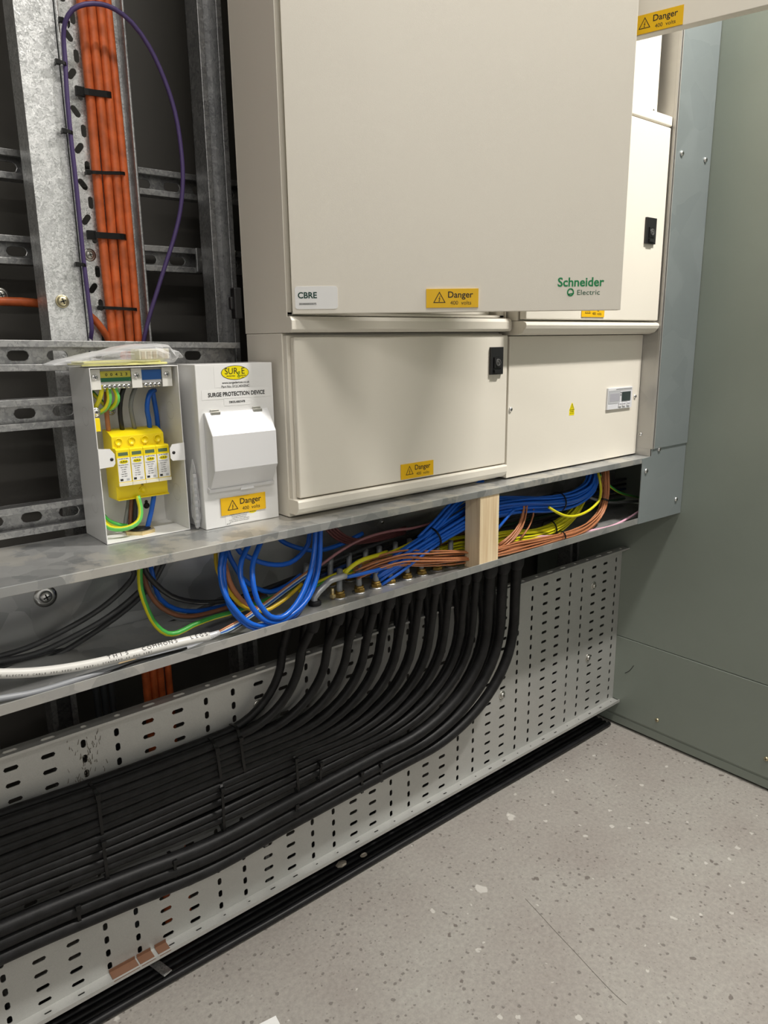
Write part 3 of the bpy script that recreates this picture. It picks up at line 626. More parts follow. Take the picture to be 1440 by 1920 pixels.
# purple cable
pp = [(168, 700, .262), (166, 660, .25), (172, 620, .232), (166, 565, .230), (157, 490, .230), (149, 410, .230), (141, 330, .230), (132, 250, .230), (125, 170, .230), (122, 110, .230), (119, 70, .228), (122, 42, .222), (136, 18, .215), (160, 8, .21), (190, 8, .21), (215, 17, .21), (247, 42, .21), (280, 88, .21), (308, 148, .21), (328, 210, .21), (339, 275, .21), (343, 335, .21), (338, 395, .215), (326, 447, .22), (310, 497, .225), (295, 545, .23), (281, 590, .235), (271, 630, .24), (262, 690, .25)]
MB().tube([P(*a) for a in pp], 0.0032, 10).build('purple_cable', W_PUR, None, label='thin purple cable running up the tray edge and looping round to the right', cat='cable')
def tie(pts, label, w=0.0045, side=(1, 0, 0), head=0.35, group='cable ties', mirror=False):
    o = empty('cable_tie', pts[0], label, 'cable tie', group)
    MB().strap(pts, w, 0.0014, side).build('strap', TIE, o)
    p = Vector(pts[0]).lerp(Vector(pts[1]), head) if len(pts) > 1 else Vector(pts[0])
    m = MB(); m.box(p.x - w * .75, p.x + w * .75, p.y - 0.0052, p.y + 0.001, p.z - w * .75, p.z + w * .75); m.build('head', TIE, o, bev=0.0008); return o
for (x0, x1, y0, y1, lb, ht) in ((157, 213, 170, 178, 'black tie round the orange cables, topmost of four', .0085), (172, 237, 322, 325, 'thin black tie round the orange cables, second from the top', .0045), (178, 238, 440, 444, 'black tie round the orange cables, third from the top', .0085), (195, 259, 577, 580, 'thin black tie round the orange cables, lowest of four', .0045)):
    a = P(x0, y0, 0.2425); b = P(x1, y1, 0.2425)
    tie([(a.x - 0.004, 0.260, a.z), (a.x - 0.003, 0.250, a.z), (a.x + 0.002, 0.2450, a.z), (a.x + 0.02, 0.2440, a.z * .7 + b.z * .3), (b.x - 0.004, 0.2450, b.z), (b.x + 0.001, 0.2500, b.z), (b.x + 0.002, 0.2600, b.z)], lb, ht, (0, 0, 1), 0.9)
for (x, y, lb) in ((121, 40, 'tiny black tie at the top of the purple cable'), (115, 118, 'black tie holding the purple cable, second down'), (127, 247, 'tiny black tie on the purple cable, third down'), (152, 496, 'tiny black tie on the purple cable, lowest')):
    a = P(x, y, 0.229); tie([(a.x - 0.006, 0.238, a.z), (a.x - 0.005, 0.229, a.z), (a.x, 0.2255, a.z), (a.x + 0.006, 0.228, a.z - 0.001), (a.x + 0.007, 0.238, a.z - .002)], lb, 0.0045, (0, 0, 1), 0.9)

# cables behind the lower gap
for i, x in enumerate((0.345, 0.358, 0.371)):
    MB().tube([(x, 0.30, 0.0), (x + 0.002, 0.30, 0.3), (x, 0.30, 0.64)], 0.0055, 8).build('grey_cable', mat('slate_sheath', (0.05, 0.055, 0.06), 0.5), None, label='slate grey upright cable seen under the trunking, left of the orange ones', cat='cable', group='grey cables under the trunking')

# ------------------------------------------------------------------ big perforated trays
YT = 0.155; Z0, Z1 = 0.0790, 0.5290; COL0 = 0.629; PX = 0.0502; PZ = 0.0252; ROW0 = 0.0925
def big_tray(name, label, c0, c1, x0=None, x1=None):
    o = empty(name, ((COL0 + (c0 + c1) / 2 * PX), YT, 0.055), label, 'cable tray')
    m = MB(); M_ = frame((0, YT, 0), (1, 0, 0), (0, 0, 1))
    xa = COL0 + (c0 - .5) * PX; xb = COL0 + (c1 + .5) * PX
    for c in range(c0, c1 + 1):
        hor = (c % 4) in (0, 3)
        for r in range(17):
            m.slotcell(COL0 + c * PX, ROW0 + r * PZ, PX, PZ, (0.0205, 0.0072, 0.0) if hor else (0.0075, 0.0138, 0.0), 0.0015, M_)
    m.slotcell((xa + xb) / 2, (ROW0 - PZ / 2 + Z0) / 2, xb - xa, ROW0 - PZ / 2 - Z0 + 0.0001, None, 0.0015, M_)
    zt = ROW0 + 16.5 * PZ; m.slotcell((xa + xb) / 2, (zt + Z1) / 2, xb - xa, Z1 - zt, None, 0.0015, M_)
    if x1 and x1 > xb: m.box(xb, x1, YT, YT + 0.0015, Z0, Z1); xb = x1
    m.build('perforated_base', G_TRAY, o)
    m = MB(); M_ = frame((0, 0, Z1), (1, 0, 0), (0, 1, 0))
    for c in range(c0, c1 + 1):
        hor = (c % 4) in (0, 3); m.slotcell(COL0 + c * PX, YT - 0.0105, PX, 0.021, (0.0205, 0.0065, 0) if hor else (0.009, 0.0065, 0), 0.0012, M_)
    if x1: m.box(COL0 + (c1 + .5) * PX, x1, YT - 0.021, YT, Z1 - 0.0012, Z1)
    m.box(xa, xb, YT - 0.0225, YT - 0.021, Z1 - 0.0035, Z1 + 0.0006)
    m.build('top_flange', G_TRAY, o)
    m = MB(); M_ = frame((0, 0, Z0 + 0.0012), (1, 0, 0), (0, 1, 0))
    for c in range(c0, c1 + 1):
        hor = (c % 4) in (0, 3); m.slotcell(COL0 + c * PX, YT - 0.0105, PX, 0.021, (0.012, 0.0035, 0) if hor else (0.005, 0.003, 0), 0.0012, M_)
    if x1: m.box(COL0 + (c1 + .5) * PX, x1, YT - 0.021, YT, Z0, Z0 + 0.0012)
    m.box(xa, xb, YT - 0.0225, YT - 0.0195, Z0 - 0.004, Z0 + 0.0035)
    m.build('bottom_flange', G_TRAY, o, bev=0.0006)
    return o
tl = big_tray('wall_cable_tray', 'left length of wide perforated galvanised tray on the wall, carrying the black cables', -26, 0)
tr = big_tray('wall_cable_tray', 'right length of wide perforated galvanised tray, ending at the grey-green enclosure', 1, 21, x1=1.7060)
for (x, y, par) in ((485, 1322, tl), (941, 1303, tr), (1113, 1098, tr), (1102, 1233, tr)):
    q = P(x, y, YT); m = MB(); screw(m, FRONT(q.x, YT, q.z), 0.0065, 0.005, washer=0.0105); m.build('tray_screw', [ZINC, INK], par)
rnd = random.Random(4); m = MB()
for k in range(70):      # dried splashes around the third slot column
    q = P(159 + rnd.gauss(0, 17), 1415 + rnd.gauss(0, 38), YT - .0002); ln = rnd.uniform(.001, .005); wd = rnd.uniform(.0004, .0009); a = rnd.uniform(-.4, .4)
    if 0.43 < q.z < 0.515: m.prism([(-wd, -ln), (wd, -ln * .8), (wd * .6, ln), (-wd * .4, ln * .7)], 0, .0001, 0, FRONT(q.x, YT - .0002, q.z) @ Matrix.Rotation(a, 4, 'Z'))
m.build('dirt_splashes', mat('dried_splash', (.16, .145, .12), .7), tl, kind='stuff')
# parcel tape on the lower flange
o = MB()
for (xa_, xb_) in ((0.275, 0.318), (0.321, 0.345), (0.352, 0.372)):
    o.box(xa_, xb_, YT - 0.0228, YT - 0.001, Z0 + 0.0013, Z0 + 0.0024).box(xa_, xb_, YT - 0.0012, YT - 0.0006, Z0 + 0.002, Z0 + 0.008)
o.build('parcel_tape', CARD, None, label='torn strips of brown parcel tape on the lower lip of the left tray', cat='tape')

# ------------------------------------------------------------------ black armoured cables
GX = [0.639, 0.691, 0.733, 0.771, 0.804, 0.844, 0.880, 0.920, 0.957, 1.000, 1.031, 1.070, 1.110, 1.152]
ORD = ['leftmost', 'second from the left', 'third from the left', 'fourth from the left', 'fifth from the left', 'sixth from the left', 'seventh from the left',
       'seventh from the right', 'sixth from the right', 'fifth from the right', 'fourth from the right', 'third from the right', 'second from the right', 'rightmost']
def lerp(a, b, t): return a + (b - a) * t
def swa_path(i, xg, yg, yrun, zrun, jit=0.0):
    t_ = i / 13.0
    bul = lerp(-0.004, 0.042, t_); zm = lerp(0.560, 0.452, t_); Rz = zm - zrun
    xm = xg + bul; xe = xm - lerp(0.13, 0.30, t_)
    pts = [Vector((xg, yg, 0.651)), Vector((xg + bul * 0.12, yg + 0.004, 0.625)), Vector((xg + bul * 0.6, lerp(yg, yrun, .35), lerp(0.615, zm, .5)))]
    for k in range(0, 7):
        a = k / 6 * PI / 2; pts.append(Vector((xe + (xm - xe) * math.cos(a) ** 0.95 if k < 6 else xe, lerp(lerp(yg, yrun, .6), yrun, k / 6), zrun + Rz * (1 - math.sin(a) ** 0.97))))
    sag = 0.004 * math.sin(i * 1.7 + jit)
    for X_ in (0.62, 0.45, 0.30, 0.13, -0.1, -0.4, -0.74):
        dip = -math.exp(-((X_ - 0.48) / 0.17) ** 2) * (0.020 if i > 10 else 0.010 if i > 8 else 0.0)
        if X_ < xe - 0.05: pts.append(Vector((X_, yrun + 0.001 * math.sin(X_ * 9 + i), zrun + sag * math.sin(X_ * 7 + i) * .6 + dip + (0.006 if X_ < 0.2 else 0))))
    return pts
def swa(i, xg, yg, yrun, zrun, r, label, group):
    o = empty('armoured_cable', (xg, yg, 0.60), label, 'cable', group)
    pts = swa_path(i, xg, yg, yrun, zrun)
    MB().tube(pts, r, 12, step=0.02).build('sheath', SWA, o)
    p0, p1 = pts[0], pts[2]; q = p0.lerp(p1, 0.02)
    m = MB(); d_ = (pts[1] - pts[0]); m.tube([pts[0], pts[0] + d_ * 0.9, pts[0] + d_ * 1.45, pts[0] + d_ * 1.75], lambda s: r * (1.42 if s < 0.55 else 1.42 - (s - .55) * 0.9), 12)
    m.build('shroud', SHR, o, label='flared rubber shroud at the top of the cable')
for i in range(14):
    low = i >= 11
    zrun = 0.430 - 0.0132 * i if not low else (0.272 - 0.0228 * (i - 11))
    swa(i, GX[i], 0.058, 0.127 if not low else 0.122, zrun, 0.0080 if not low else 0.0114,
        'black cable from the front row under the trunking, ' + ORD[i], 'black cables dropping from the trunking, front row')
for i in range(13):
    zrun = 0.4235 - 0.0132 * i if i < 11 else 0.262 - 0.0228 * (i - 11)
    swa(i, GX[i] + 0.027, 0.122, 0.1435, zrun, 0.0070,
        'black cable from the rear row under the trunking, ' + (ORD[i] if i < 6 else ORD[i + 1]), 'black cables dropping from the trunking, rear row')
swa(0, 0.618, 0.10, 0.1435, 0.4330, 0.0075, 'black cable hugging the left side of the whole fan of cables', None)
# ties on the black cables
def ftie(pxs, label):
    pts = [P(x, y, 0.1145 if j not in (0, len(pxs) - 1) else 0.128) for j, (x, y) in enumerate(pxs)]
    pts = [Vector((pts[0].x, 0.150, pts[0].z - 0.004))] + pts + [Vector((pts[-1].x, 0.140, pts[-1].z + 0.010))]
    o = empty('cable_tie', pts[0], label, 'cable tie', 'ties on the black cables')
    MB().strap(pts, 0.0048, 0.0016, (1, 0, 0)).build('strap', TIE, o)
    p = pts[2]; MB().box(p.x - 0.004, p.x + 0.004, p.y - 0.006, p.y + 0.001, p.z - 0.004, p.z + 0.004).build('head', TIE, o, bev=0.001)
ftie([(172, 1473), (182, 1492), (188, 1530), (191, 1570)], 'black tie across the upper cables at the far left, beside the dirty slots')
ftie([(190, 1568), (193, 1580), (199, 1625), (203, 1656)], 'black tie directly below the far left one, reaching the three thick cables')
ftie([(397, 1387), (405, 1405), (411, 1435), (414, 1470)], 'black tie near the middle of the bundle, upper one of the pair')
ftie([(413, 1464), (416, 1480), (419, 1525), (420, 1561)], 'black tie near the middle of the bundle, lower one of the pair')
ftie([(443, 1363), (450, 1385), (456, 1425), (460, 1452)], 'black tie running down from the slot column just right of the middle pair')
ftie([(545, 1411), (554, 1424), (558, 1460), (560, 1492)], 'long black tie where the cables begin to fan out')
ftie([(595, 1426), (601, 1432), (601, 1452), (600, 1470)], 'short black tie just right of the long one at the fan')
ftie([(675, 1441), (677, 1450), (679, 1470), (679, 1487)], 'short black tie on the lowest cables, second from the right end')
ftie([(710, 1422), (713, 1434), (715, 1450), (716, 1466)], 'short black tie on the lowest cables, rightmost of all')
ftie([(552, 1499), (555, 1510), (557, 1530), (558, 1549)], 'black tie round the three thick cables, below the fan')
ftie([(325, 1606), (327, 1615), (329, 1635), (330, 1653)], 'black tie round the three thick cables, second from the left')
ftie([(142, 1690), (145, 1700), (149, 1722), (152, 1742)], 'black tie round the three thick cables, leftmost')

# ------------------------------------------------------------------ cables lying on the floor + debris
for i in range(11):
    y0 = 0.150 + i * 0.0138; r = 0.0066 - 0.0010 * (i % 3 == 1)
    MB().tube([(-0.9 + 0.3 * k, y0 + 0.0012 * math.sin(k * 2.1 + i), r + 0.0005 + 0.0010 * abs(math.sin(k * 1.3 + i * 2))) for k in range(9)] + [(1.69, y0, r + 0.0005)], r, 10, step=0.05)\
        .build('floor_cable', SWAF, None, label='black cable lying on the floor below the perforated tray, ' + ['nearest the aisle', 'second from the aisle', 'third from the aisle', 'fourth from the aisle', 'fifth from the aisle', 'sixth from the aisle', 'seventh from the aisle', 'eighth from the aisle', 'third from the wall', 'second from the wall', 'nearest the wall'][i], cat='cable', group='black cables along the floor')
q = at(300, 1812, 'Z', 0.022); MB().box(-0.008, 0.008, -0.022, 0.022, 0, 0.002, 0, Matrix.Translation((q.x, q.y, 0.0195)) @ Matrix.Rotation(0.25, 4, 'Z')).build('metal_offcut', G_SPANG, None, label='small galvanised offcut lying on the floor cables below the tape', cat='offcut')
q = at(503, 1917, 'Z', 0.001); MB().box(-0.045, 0.0, -0.06, 0.0, 0, 0.0006, 0, Matrix.Translation((at(517, 1905, 'Z', 0).x, at(517, 1905, 'Z', 0).y, 0.0003)) @ Matrix.Rotation(-0.15, 4, 'Z')).build('paper_sheet', PAPER, None, label='white sheet of paper on the floor, only its corner in view at the bottom edge', cat='paper')
for (x, y, s_, lb) in ((640, 1622, 0.009, 'crumb of rubble on the floor cables, left one of two'), (682, 1604, 0.006, 'smaller crumb of rubble on the floor cables, right one of two')):
    q = at(x, y, 'Z', 0.018); m = MB(); vs = []
    m.lathe([(s_ * .6, 0), (s_, s_ * .4), (s_ * .8, s_ * .8), (s_ * .2, s_)], 0, Matrix.Translation((q.x, q.y, 0.0165)) @ Matrix.Scale(1.5, 4, (1, 0, 0)), 7, False); m.build('rubble_crumb', mat('rubble', (0.3, 0.27, 0.22), 0.9), None, label=lb, cat='debris')
def crack(pxs, label):
    MB().strap([at(x, y, 'Z', 0.0002) for x, y in pxs], 0.0009, 0.0002, (1, 0, 0), step=0.03).build('floor_crack', mat('crack_dark', (0.09, 0.08, 0.07), 0.9), None, label=label, cat='crack')
crack([(985, 1685), (1010, 1712), (1040, 1745), (1075, 1782), (1110, 1820), (1150, 1862), (1175, 1884)], 'long thin hairline crack in the grey concrete floor')

# ------------------------------------------------------------------ wires in the trunking
def wire(name, pts, r, m_, label, cat='wire', group=None, stripe=False, n=8):
    mm = [W_GRN, W_YEL] if stripe else [m_]
    o = MB().tube([P(*p) for p in pts], r, n, 0, 1 if stripe else None).build(name, mm, None, label=label, cat=cat)
    if group: o['group'] = group
    return o
def bundle(name, path, n, R, r, m_, label, group, stripe=0.0, flat=1.0, taper=None, seed=1, ends=None):
    rnd = random.Random(seed); base = [P(*p) for p in path]; cnt = 0; offs = []
    tries = 0
    while len(offs) < n and tries < 4000:
        tries += 1; a = rnd.random() * 2 * PI; q = R * math.sqrt(rnd.random()); c = (q * math.cos(a), q * math.sin(a) * flat)
        if all(math.hypot(c[0] - o[0], c[1] - o[1]) > r * (1.75 if tries < 2500 else 1.2) for o in offs): offs.append(c)
    for j, (a, b) in enumerate(offs):
        pts = []; ph = rnd.random() * 6; ph2 = rnd.random() * 6
        for i, p in enumerate(base):
            tg = (base[min(i + 1, len(base) - 1)] - base[max(i - 1, 0)]).normalized()
            s1 = Vector((0, 1, 0)); s2 = tg.cross(s1).normalized(); k = taper[i] if taper else 1.0
            pts.append(p + s2 * ((a + 0.15 * R * math.sin(i * 0.9 + ph)) * k) + s1 * ((b + 0.15 * R * math.sin(i * 0.7 + ph2)) * k))
        st = rnd.random() < stripe
        mb = MB().tube(pts, r, 8, 0, 1 if st else None, step=0.015)
        o = mb.build(name, [W_YEL, W_GRN] if stripe else [m_], None, label=label, cat='wire', group=group)
# big blue bundle, behind the timber block
bundle('blue_wire', [(1112, 885, .075), (1105, 912, .070), (1075, 935, .062), (1030, 945, .058), (985, 946, .056), (940, 950, .056), (900, 958, .056), (860, 980, .056), (815, 1008, .056), (775, 1034, .056), (735, 1060, .062), (700, 1082, .07)], 19, 0.0185, 0.0029, W_BLUE,
       'blue single-core wire in the thick blue bundle passing behind the timber block', 'blue wires in the thick bundle', taper=[.9, .95, 1, 1, 1, 1.1, 1.25, 1.1, .85, .85, 1.0, 1.1], seed=3, flat=0.8)
bundle('blue_wire', [(905, 905, .06), (880, 925, .06), (850, 950, .06), (820, 985, .058), (790, 1015, .058)], 7, 0.012, 0.0029, W_BLUE, 'blue wire dropping from the top left of the timber block into the thick bundle', 'blue wires left of the timber block', seed=8, flat=.7)
# yellow / green bundle under the blue
bundle('earth_wire', [(1113, 885, .095), (1098, 915, .090), (1078, 955, .078), (1045, 985, .070), (1000, 1003, .066), (955, 1008, .066), (905, 1015, .07), (850, 1020, .085), (800, 1035, .10)], 15, 0.017, 0.0024, W_YEL,
       'yellow-green earth wire in the bundle below the blue one, right of the timber block', 'earth wires in the bundle', stripe=0.45, seed=5, taper=[.9, .9, .85, .95, 1.15, 1.2, 1, 1, 1], flat=.8)
# copper-coloured bundle
bundle('brown_wire', [(1135, 882, .050), (1136, 925, .048), (1128, 958, .044), (1106, 984, .038), (1076, 1000, .034), (1045, 1008, .032), (1005, 1017, .030), (965, 1025, .030), (930, 1034, .032), (890, 1042, .036), (850, 1044, .040), (800, 1046, .045), (750, 1046, .05), (705, 1056, .055), (665, 1072, .06)], 15, 0.0095, 0.00155, W_BRN,
       'thin copper-brown wire in the bundle along the trunking floor', 'copper-brown wires', seed=11, taper=[.8, .8, .85, 1, 1, .8, 1.1, 1.3, 1.2, 1.1, 1.4, 1.5, 1.6, 1.6, 1.6])
bundle('brown_wire', [(985, 940, .052), (984, 958, .044), (976, 985, .038), (960, 1008, .034), (938, 1026, .034)], 8, 0.0085, 0.00155, W_BRN, 'thin copper-brown wire hanging from the blue bundle just right of the timber block', 'copper-brown wires by the timber block', seed=12, flat=.4)
bundle('brown_wire', [(1000, 950, .055), (999, 968, .046), (990, 990, .042), (975, 1010, .040)], 2, 0.003, 0.00155, W_BRN, 'thin copper-brown wire standing slightly apart from the hanging group', 'two copper-brown wires apart', seed=14)
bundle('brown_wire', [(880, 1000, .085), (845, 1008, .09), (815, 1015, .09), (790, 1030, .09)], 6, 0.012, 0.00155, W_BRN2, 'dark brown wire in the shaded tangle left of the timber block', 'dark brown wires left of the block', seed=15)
wire('earth_wire', [(1029, 951, .030), (1043, 960, .028), (1064, 968, .027), (1088, 965, .028), (1112, 951, .032), (1125, 934, .037), (1126, 909, .045), (1121, 885, .055)], .0030, W_YEL, 'bright yellow-green earth wire bowing out in front of the blue bundle')
wire('earth_wire', [(1125, 890, .06), (1138, 906, .06), (1161, 923, .07), (1190, 931, .08), (1215, 936, .09)], .0030, None, 'green and yellow earth wire running off behind the end plate', stripe=True)
wire('grey_wire', [(1098, 930, .10), (1118, 937, .10), (1145, 942, .10), (1175, 941, .10), (1215, 938, .10)], .0035, W_GRY, 'grey wire behind the copper-brown bundle at the right end')
wire('pink_wire', [(1206, 952, .03), (1196, 960, .03), (1175, 973, .03), (1147, 986, .03), (1112, 994, .034), (1043, 1004, .045), (987, 1006, .055), (935, 1002, .06), (890, 995, .065)], .0026, W_PNK, 'pink wire sweeping down from the right end along the trunking floor')
wire('blue_wire', [(965, 955, .03), (955, 965, .028), (945, 977, .028), (932, 993, .032)], .0029, W_BLUE, 'single blue wire slanting down just right of the timber block')
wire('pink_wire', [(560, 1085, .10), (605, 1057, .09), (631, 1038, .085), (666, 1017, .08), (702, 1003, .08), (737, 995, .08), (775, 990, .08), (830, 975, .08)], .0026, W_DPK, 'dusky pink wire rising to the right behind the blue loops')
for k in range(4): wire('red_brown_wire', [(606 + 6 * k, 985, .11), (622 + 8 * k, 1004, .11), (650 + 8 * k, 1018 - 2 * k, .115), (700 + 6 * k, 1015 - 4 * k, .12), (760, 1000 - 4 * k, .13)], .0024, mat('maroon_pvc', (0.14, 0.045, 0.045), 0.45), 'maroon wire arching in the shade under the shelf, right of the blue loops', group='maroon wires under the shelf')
for k, (st, yo) in enumerate(((False, 0), (True, 9), (False, 20))):
    wire('earth_wire', [(560, 1110 + yo, .09), (603, 1088 + yo * .6, .085), (650, 1068 + yo * .5, .08), (700, 1048 + yo * .5, .08), (745, 1030 + yo * .4, .08), (800, 1003 + yo * .3, .09), (860, 972, .10), (930, 935, .12)], .0026, W_YEL, 'olive yellow earth wire rising behind the blue bundle, ' + ['upper', 'middle', 'lower'][k], stripe=st)
wire('earth_wire', [(647, 1075, .045), (655, 1066, .042), (668, 1056, .042), (684, 1048, .045), (705, 1042, .055), (725, 1035, .07)], .0038, W_YEL, 'bright yellow core coming out of the silver sleeve')
wire('blue_wire', [(650, 1082, .045), (665, 1079, .042), (690, 1073, .042), (715, 1066, .048), (745, 1050, .058)], .0034, W_BLUE, 'blue core coming out of the silver sleeve')
# dark background wires
for k in range(10):
    yy = 1010 + 9 * k
    m_ = [W_DGR, W_BLK, mat('navy_pvc', (0.008, 0.03, 0.13), 0.4), W_DGR, mat('deep_green_pvc', (0.02, 0.06, 0.03), 0.4)][k % 5]
    wire('dark_wire', [(600, yy + 52, .13 + .003 * k), (660, yy + 28, .13 + .003 * k), (740, yy - 2 + 6 * math.sin(k), .135 + .003 * k), (840, yy - 34, .14), (960, yy - 64, .15), (1090, yy - 95, .155), (1205, yy - 118, .16)], .0035, m_, 'dark wire in the shade at the back of the trunking, behind the bundles', group='dark wires at the back of the trunking')
# blue loops
BL = [
 ([(418, 1028, .05), (413, 1066, .045), (416, 1096, .035), (425, 1121, .025), (440, 1142, .02), (461, 1164, .016), (485, 1174, .014), (510, 1168, .016), (540, 1155, .022), (563, 1135, .03), (580, 1105, .04), (590, 1065, .05), (594, 985, .06)], 'blue loop wire, outermost loop on the left'),
 ([(424, 1030, .06), (419, 1060, .05), (421, 1100, .04), (430, 1135, .028), (452, 1163, .022), (480, 1179, .018), (512, 1174, .02), (545, 1160, .03), (572, 1130, .04), (586, 1090, .05), (591, 985, .07)], 'blue loop wire lying just under the outermost loop'),
 ([(470, 1015, .05), (453, 1050, .04), (451, 1081, .03), (459, 1106, .022), (468, 1130, .017), (481, 1150, .014), (499, 1164, .012), (521, 1167, .012), (546, 1153, .016), (570, 1132, .022), (586, 1106, .032), (598, 1061, .04), (601, 980, .05)], 'blue loop wire, middle loop'),
 ([(492, 1010, .05), (478, 1043, .038), (473, 1065, .03), (475, 1096, .02), (482, 1124, .015), (493, 1142, .012), (507, 1156, .010), (526, 1158, .010), (545, 1145, .014), (562, 1122, .02), (577, 1088, .03), (588, 1043, .04), (592, 980, .05)], 'blue loop wire, innermost loop'),
 ([(440, 1018, .09), (450, 1035, .085), (467, 1045, .08), (488, 1054, .08), (515, 1059, .08), (542, 1056, .08), (564, 1040, .08), (578, 1019, .08), (581, 980, .08)], 'blue wire making a shallow bow across the top of the loops'),
 ([(515, 1000, .12), (528, 1014, .12), (546, 1023, .12), (570, 1030, .12), (600, 1032, .12), (640, 1020, .12), (680, 1000, .12)], 'dark blue wire behind the tops of the loops'),
 ([(425, 1020, .10), (429, 1040, .10), (440, 1061, .10), (455, 1085, .10), (481, 1103, .10), (506, 1110, .10), (533, 1101, .10), (565, 1078, .10)], 'blue wire sagging behind the innermost loop')]
for pts, lb in BL: wire('blue_wire', pts, .0041, W_BLUE, lb, group='blue looped wires', n=12)
wire('brown_wire', [(410, 1010, .08), (420, 1050, .07), (429, 1088, .06), (443, 1114, .055), (462, 1134, .05), (480, 1142, .05)], .0045, W_BRN, 'brown wire inside the blue loops')
wire('yellow_wire', [(404, 1020, .07), (407, 1067, .06), (427, 1106, .055), (449, 1132, .05), (470, 1142, .048), (495, 1146, .048), (521, 1133, .05), (542, 1117, .055), (566, 1095, .06)], .0032, mat('amber_pvc', (0.62, 0.42, 0.01), 0.4), 'amber yellow wire curving behind the blue loops')
wire('earth_wire', [(264, 1035, .06), (262, 1075, .058), (264, 1105, .055), (278, 1147, .05), (293, 1173, .045), (313, 1188, .042), (333, 1187, .042), (360, 1173, .05), (400, 1158, .06), (440, 1147, .07), (500, 1125, .09), (560, 1098, .11)], .0040, None, 'thick green and yellow earth wire hanging below the open surge box', stripe=True, n=10)
wire('black_wire', [(268, 1040, .07), (272, 1070, .07), (290, 1093, .07), (320, 1117, .075), (360, 1128, .08), (417, 1127, .09), (480, 1110, .10), (560, 1080, .12)], .0040, W_BLK, 'black wire hanging below the open surge box')
wire('brown_wire', [(268, 1045, .085), (274, 1095, .085), (290, 1127, .085), (317, 1148, .085), (350, 1156, .09), (417, 1142, .10), (500, 1110, .12)], .0036, W_BRN2, 'dark brown wire hanging below the open surge box')
wire('grey_wire', [(273, 1040, .095), (278, 1098, .095), (296, 1134, .095), (325, 1156, .095), (360, 1162, .10), (417, 1149, .11), (500, 1118, .13)], .0036, W_GRY, 'grey wire hanging beside the dark brown one')
wire('blue_wire', [(282, 1060, .11), (300, 1122, .11), (330, 1142, .11), (365, 1146, .11), (410, 1138, .115), (467, 1122, .12), (540, 1095, .13)], .0036, W_BLUE, 'blue wire hanging behind the grey one, left of the loops')
for k, pts in enumerate(([(300, 1045, .12), (290, 1075, .12), (258, 1112, .12), (205, 1155, .12), (135, 1195, .12), (65, 1226, .12), (-20, 1243, .12)],
                         [(240, 1050, .13), (252, 1075, .13), (240, 1095, .13), (190, 1140, .13), (120, 1182, .13), (50, 1215, .13), (-20, 1236, .13)],
                         [(310, 1050, .14), (285, 1095, .14), (240, 1140, .14), (170, 1190, .14), (90, 1235, .14), (-20, 1262, .14)],
                         [(420, 1120, .15), (340, 1160, .15), (260, 1190, .15), (180, 1210, .15), (90, 1225, .15), (-20, 1255, .15)])):
    wire('grey_cable', pts, .0042, W_DGR, 'dark grey cable sweeping down to the left inside the trunking, ' + ['nearest the front', 'second from the front', 'second from the back', 'nearest the back'][k], 'cable', 'dark grey cables at the left of the trunking')
# white multicore with print
wc = empty('white_cable', P(200, 1240, .02), 'thick white sheathed cable with printed lettering lying along the trunking lip at the left', 'cable')
wpx = [(-80, 1262, .03), (0, 1263, .022), (60, 1261, .020), (120, 1254, .018), (180, 1243, .016), (240, 1229, .014), (300, 1214, .014), (350, 1202, .014), (391, 1193, .016)]
wp = [P(*a) for a in wpx]; MB().tube(wp, .0062, 16).build('sheath', W_WHT, wc)
cl = resample(wp, 0.004)
def along(s, size, start_px, voff, m, mi, bold=0.0, adv=0.8):
    i0 = min(range(len(cl)), key=lambda i: abs((RC.T @ (np.array(cl[i]) - CAM))[0] / -(RC.T @ (np.array(cl[i]) - CAM))[2] * FPX + 720 - start_px)); dist = 0.0; i = i0
    for ch in s:
        while i < len(cl) - 2 and (cl[i + 1] - cl[i0]).length < dist: i += 1
        tg = (cl[i + 1] - cl[i]).normalized(); p = cl[i]
        view = (Vector(CAM) - p).normalized(); n = (view - tg * view.dot(tg)).normalized(); up = n.cross(tg)
        n2 = (n * math.cos(voff) + up * math.sin(voff)); up2 = n2.cross(tg)
        Mx = frame(p + tg * (dist - (p - cl[i0]).length), tg, up2)
        if ch != ' ': m.text(ch, size, 0, 0, mi, Mx, 0.0063, bold)
        dist += size * adv
m = MB(); along('C ELECTRIC CABLE 300-500U BS 7629-1 STANDARD 60 DEG 6387', 0.0036, 4, -0.45, m, 0, 0.01, 0.92); m.build('printed_text', INK, wc, label='black printed lettering')
m = MB(); along('THIS  COMMONS  LEGS', 0.0080, 207, 0.62, m, 0, 0.0, 0.95); m.build('handwriting', INK, wc, label='black marker handwriting')
MB().tube([P(388, 1194, .016), P(398, 1191, .016), P(411, 1186, .016)], lambda s: .0058 - .002 * s, 12).build('heat_shrink_end', mat('clear_shrink', (0.6, 0.6, 0.62), 0.25, 0.2), wc)
for k, (m_, dy) in enumerate(((W_BLUE, 0), (mat('pale_blue_pvc', (0.3, 0.42, 0.5), 0.35), 3), (W_WHT, -3), (W_BRN, -6), (W_BLK, 5))):
    wire('thin_core', [(406, 1189 + dy * .4, .016), (425, 1182 + dy, .018), (447, 1170 + dy, .024), (468, 1156 + dy, .035), (505, 1130 + dy, .06), (545, 1100 + dy, .075), (580, 1075 + dy, .09)], .0015, m_, 'thin %s core fanning out of the white cable towards the loops' % ['blue', 'pale blue', 'white', 'brown', 'black'][k])
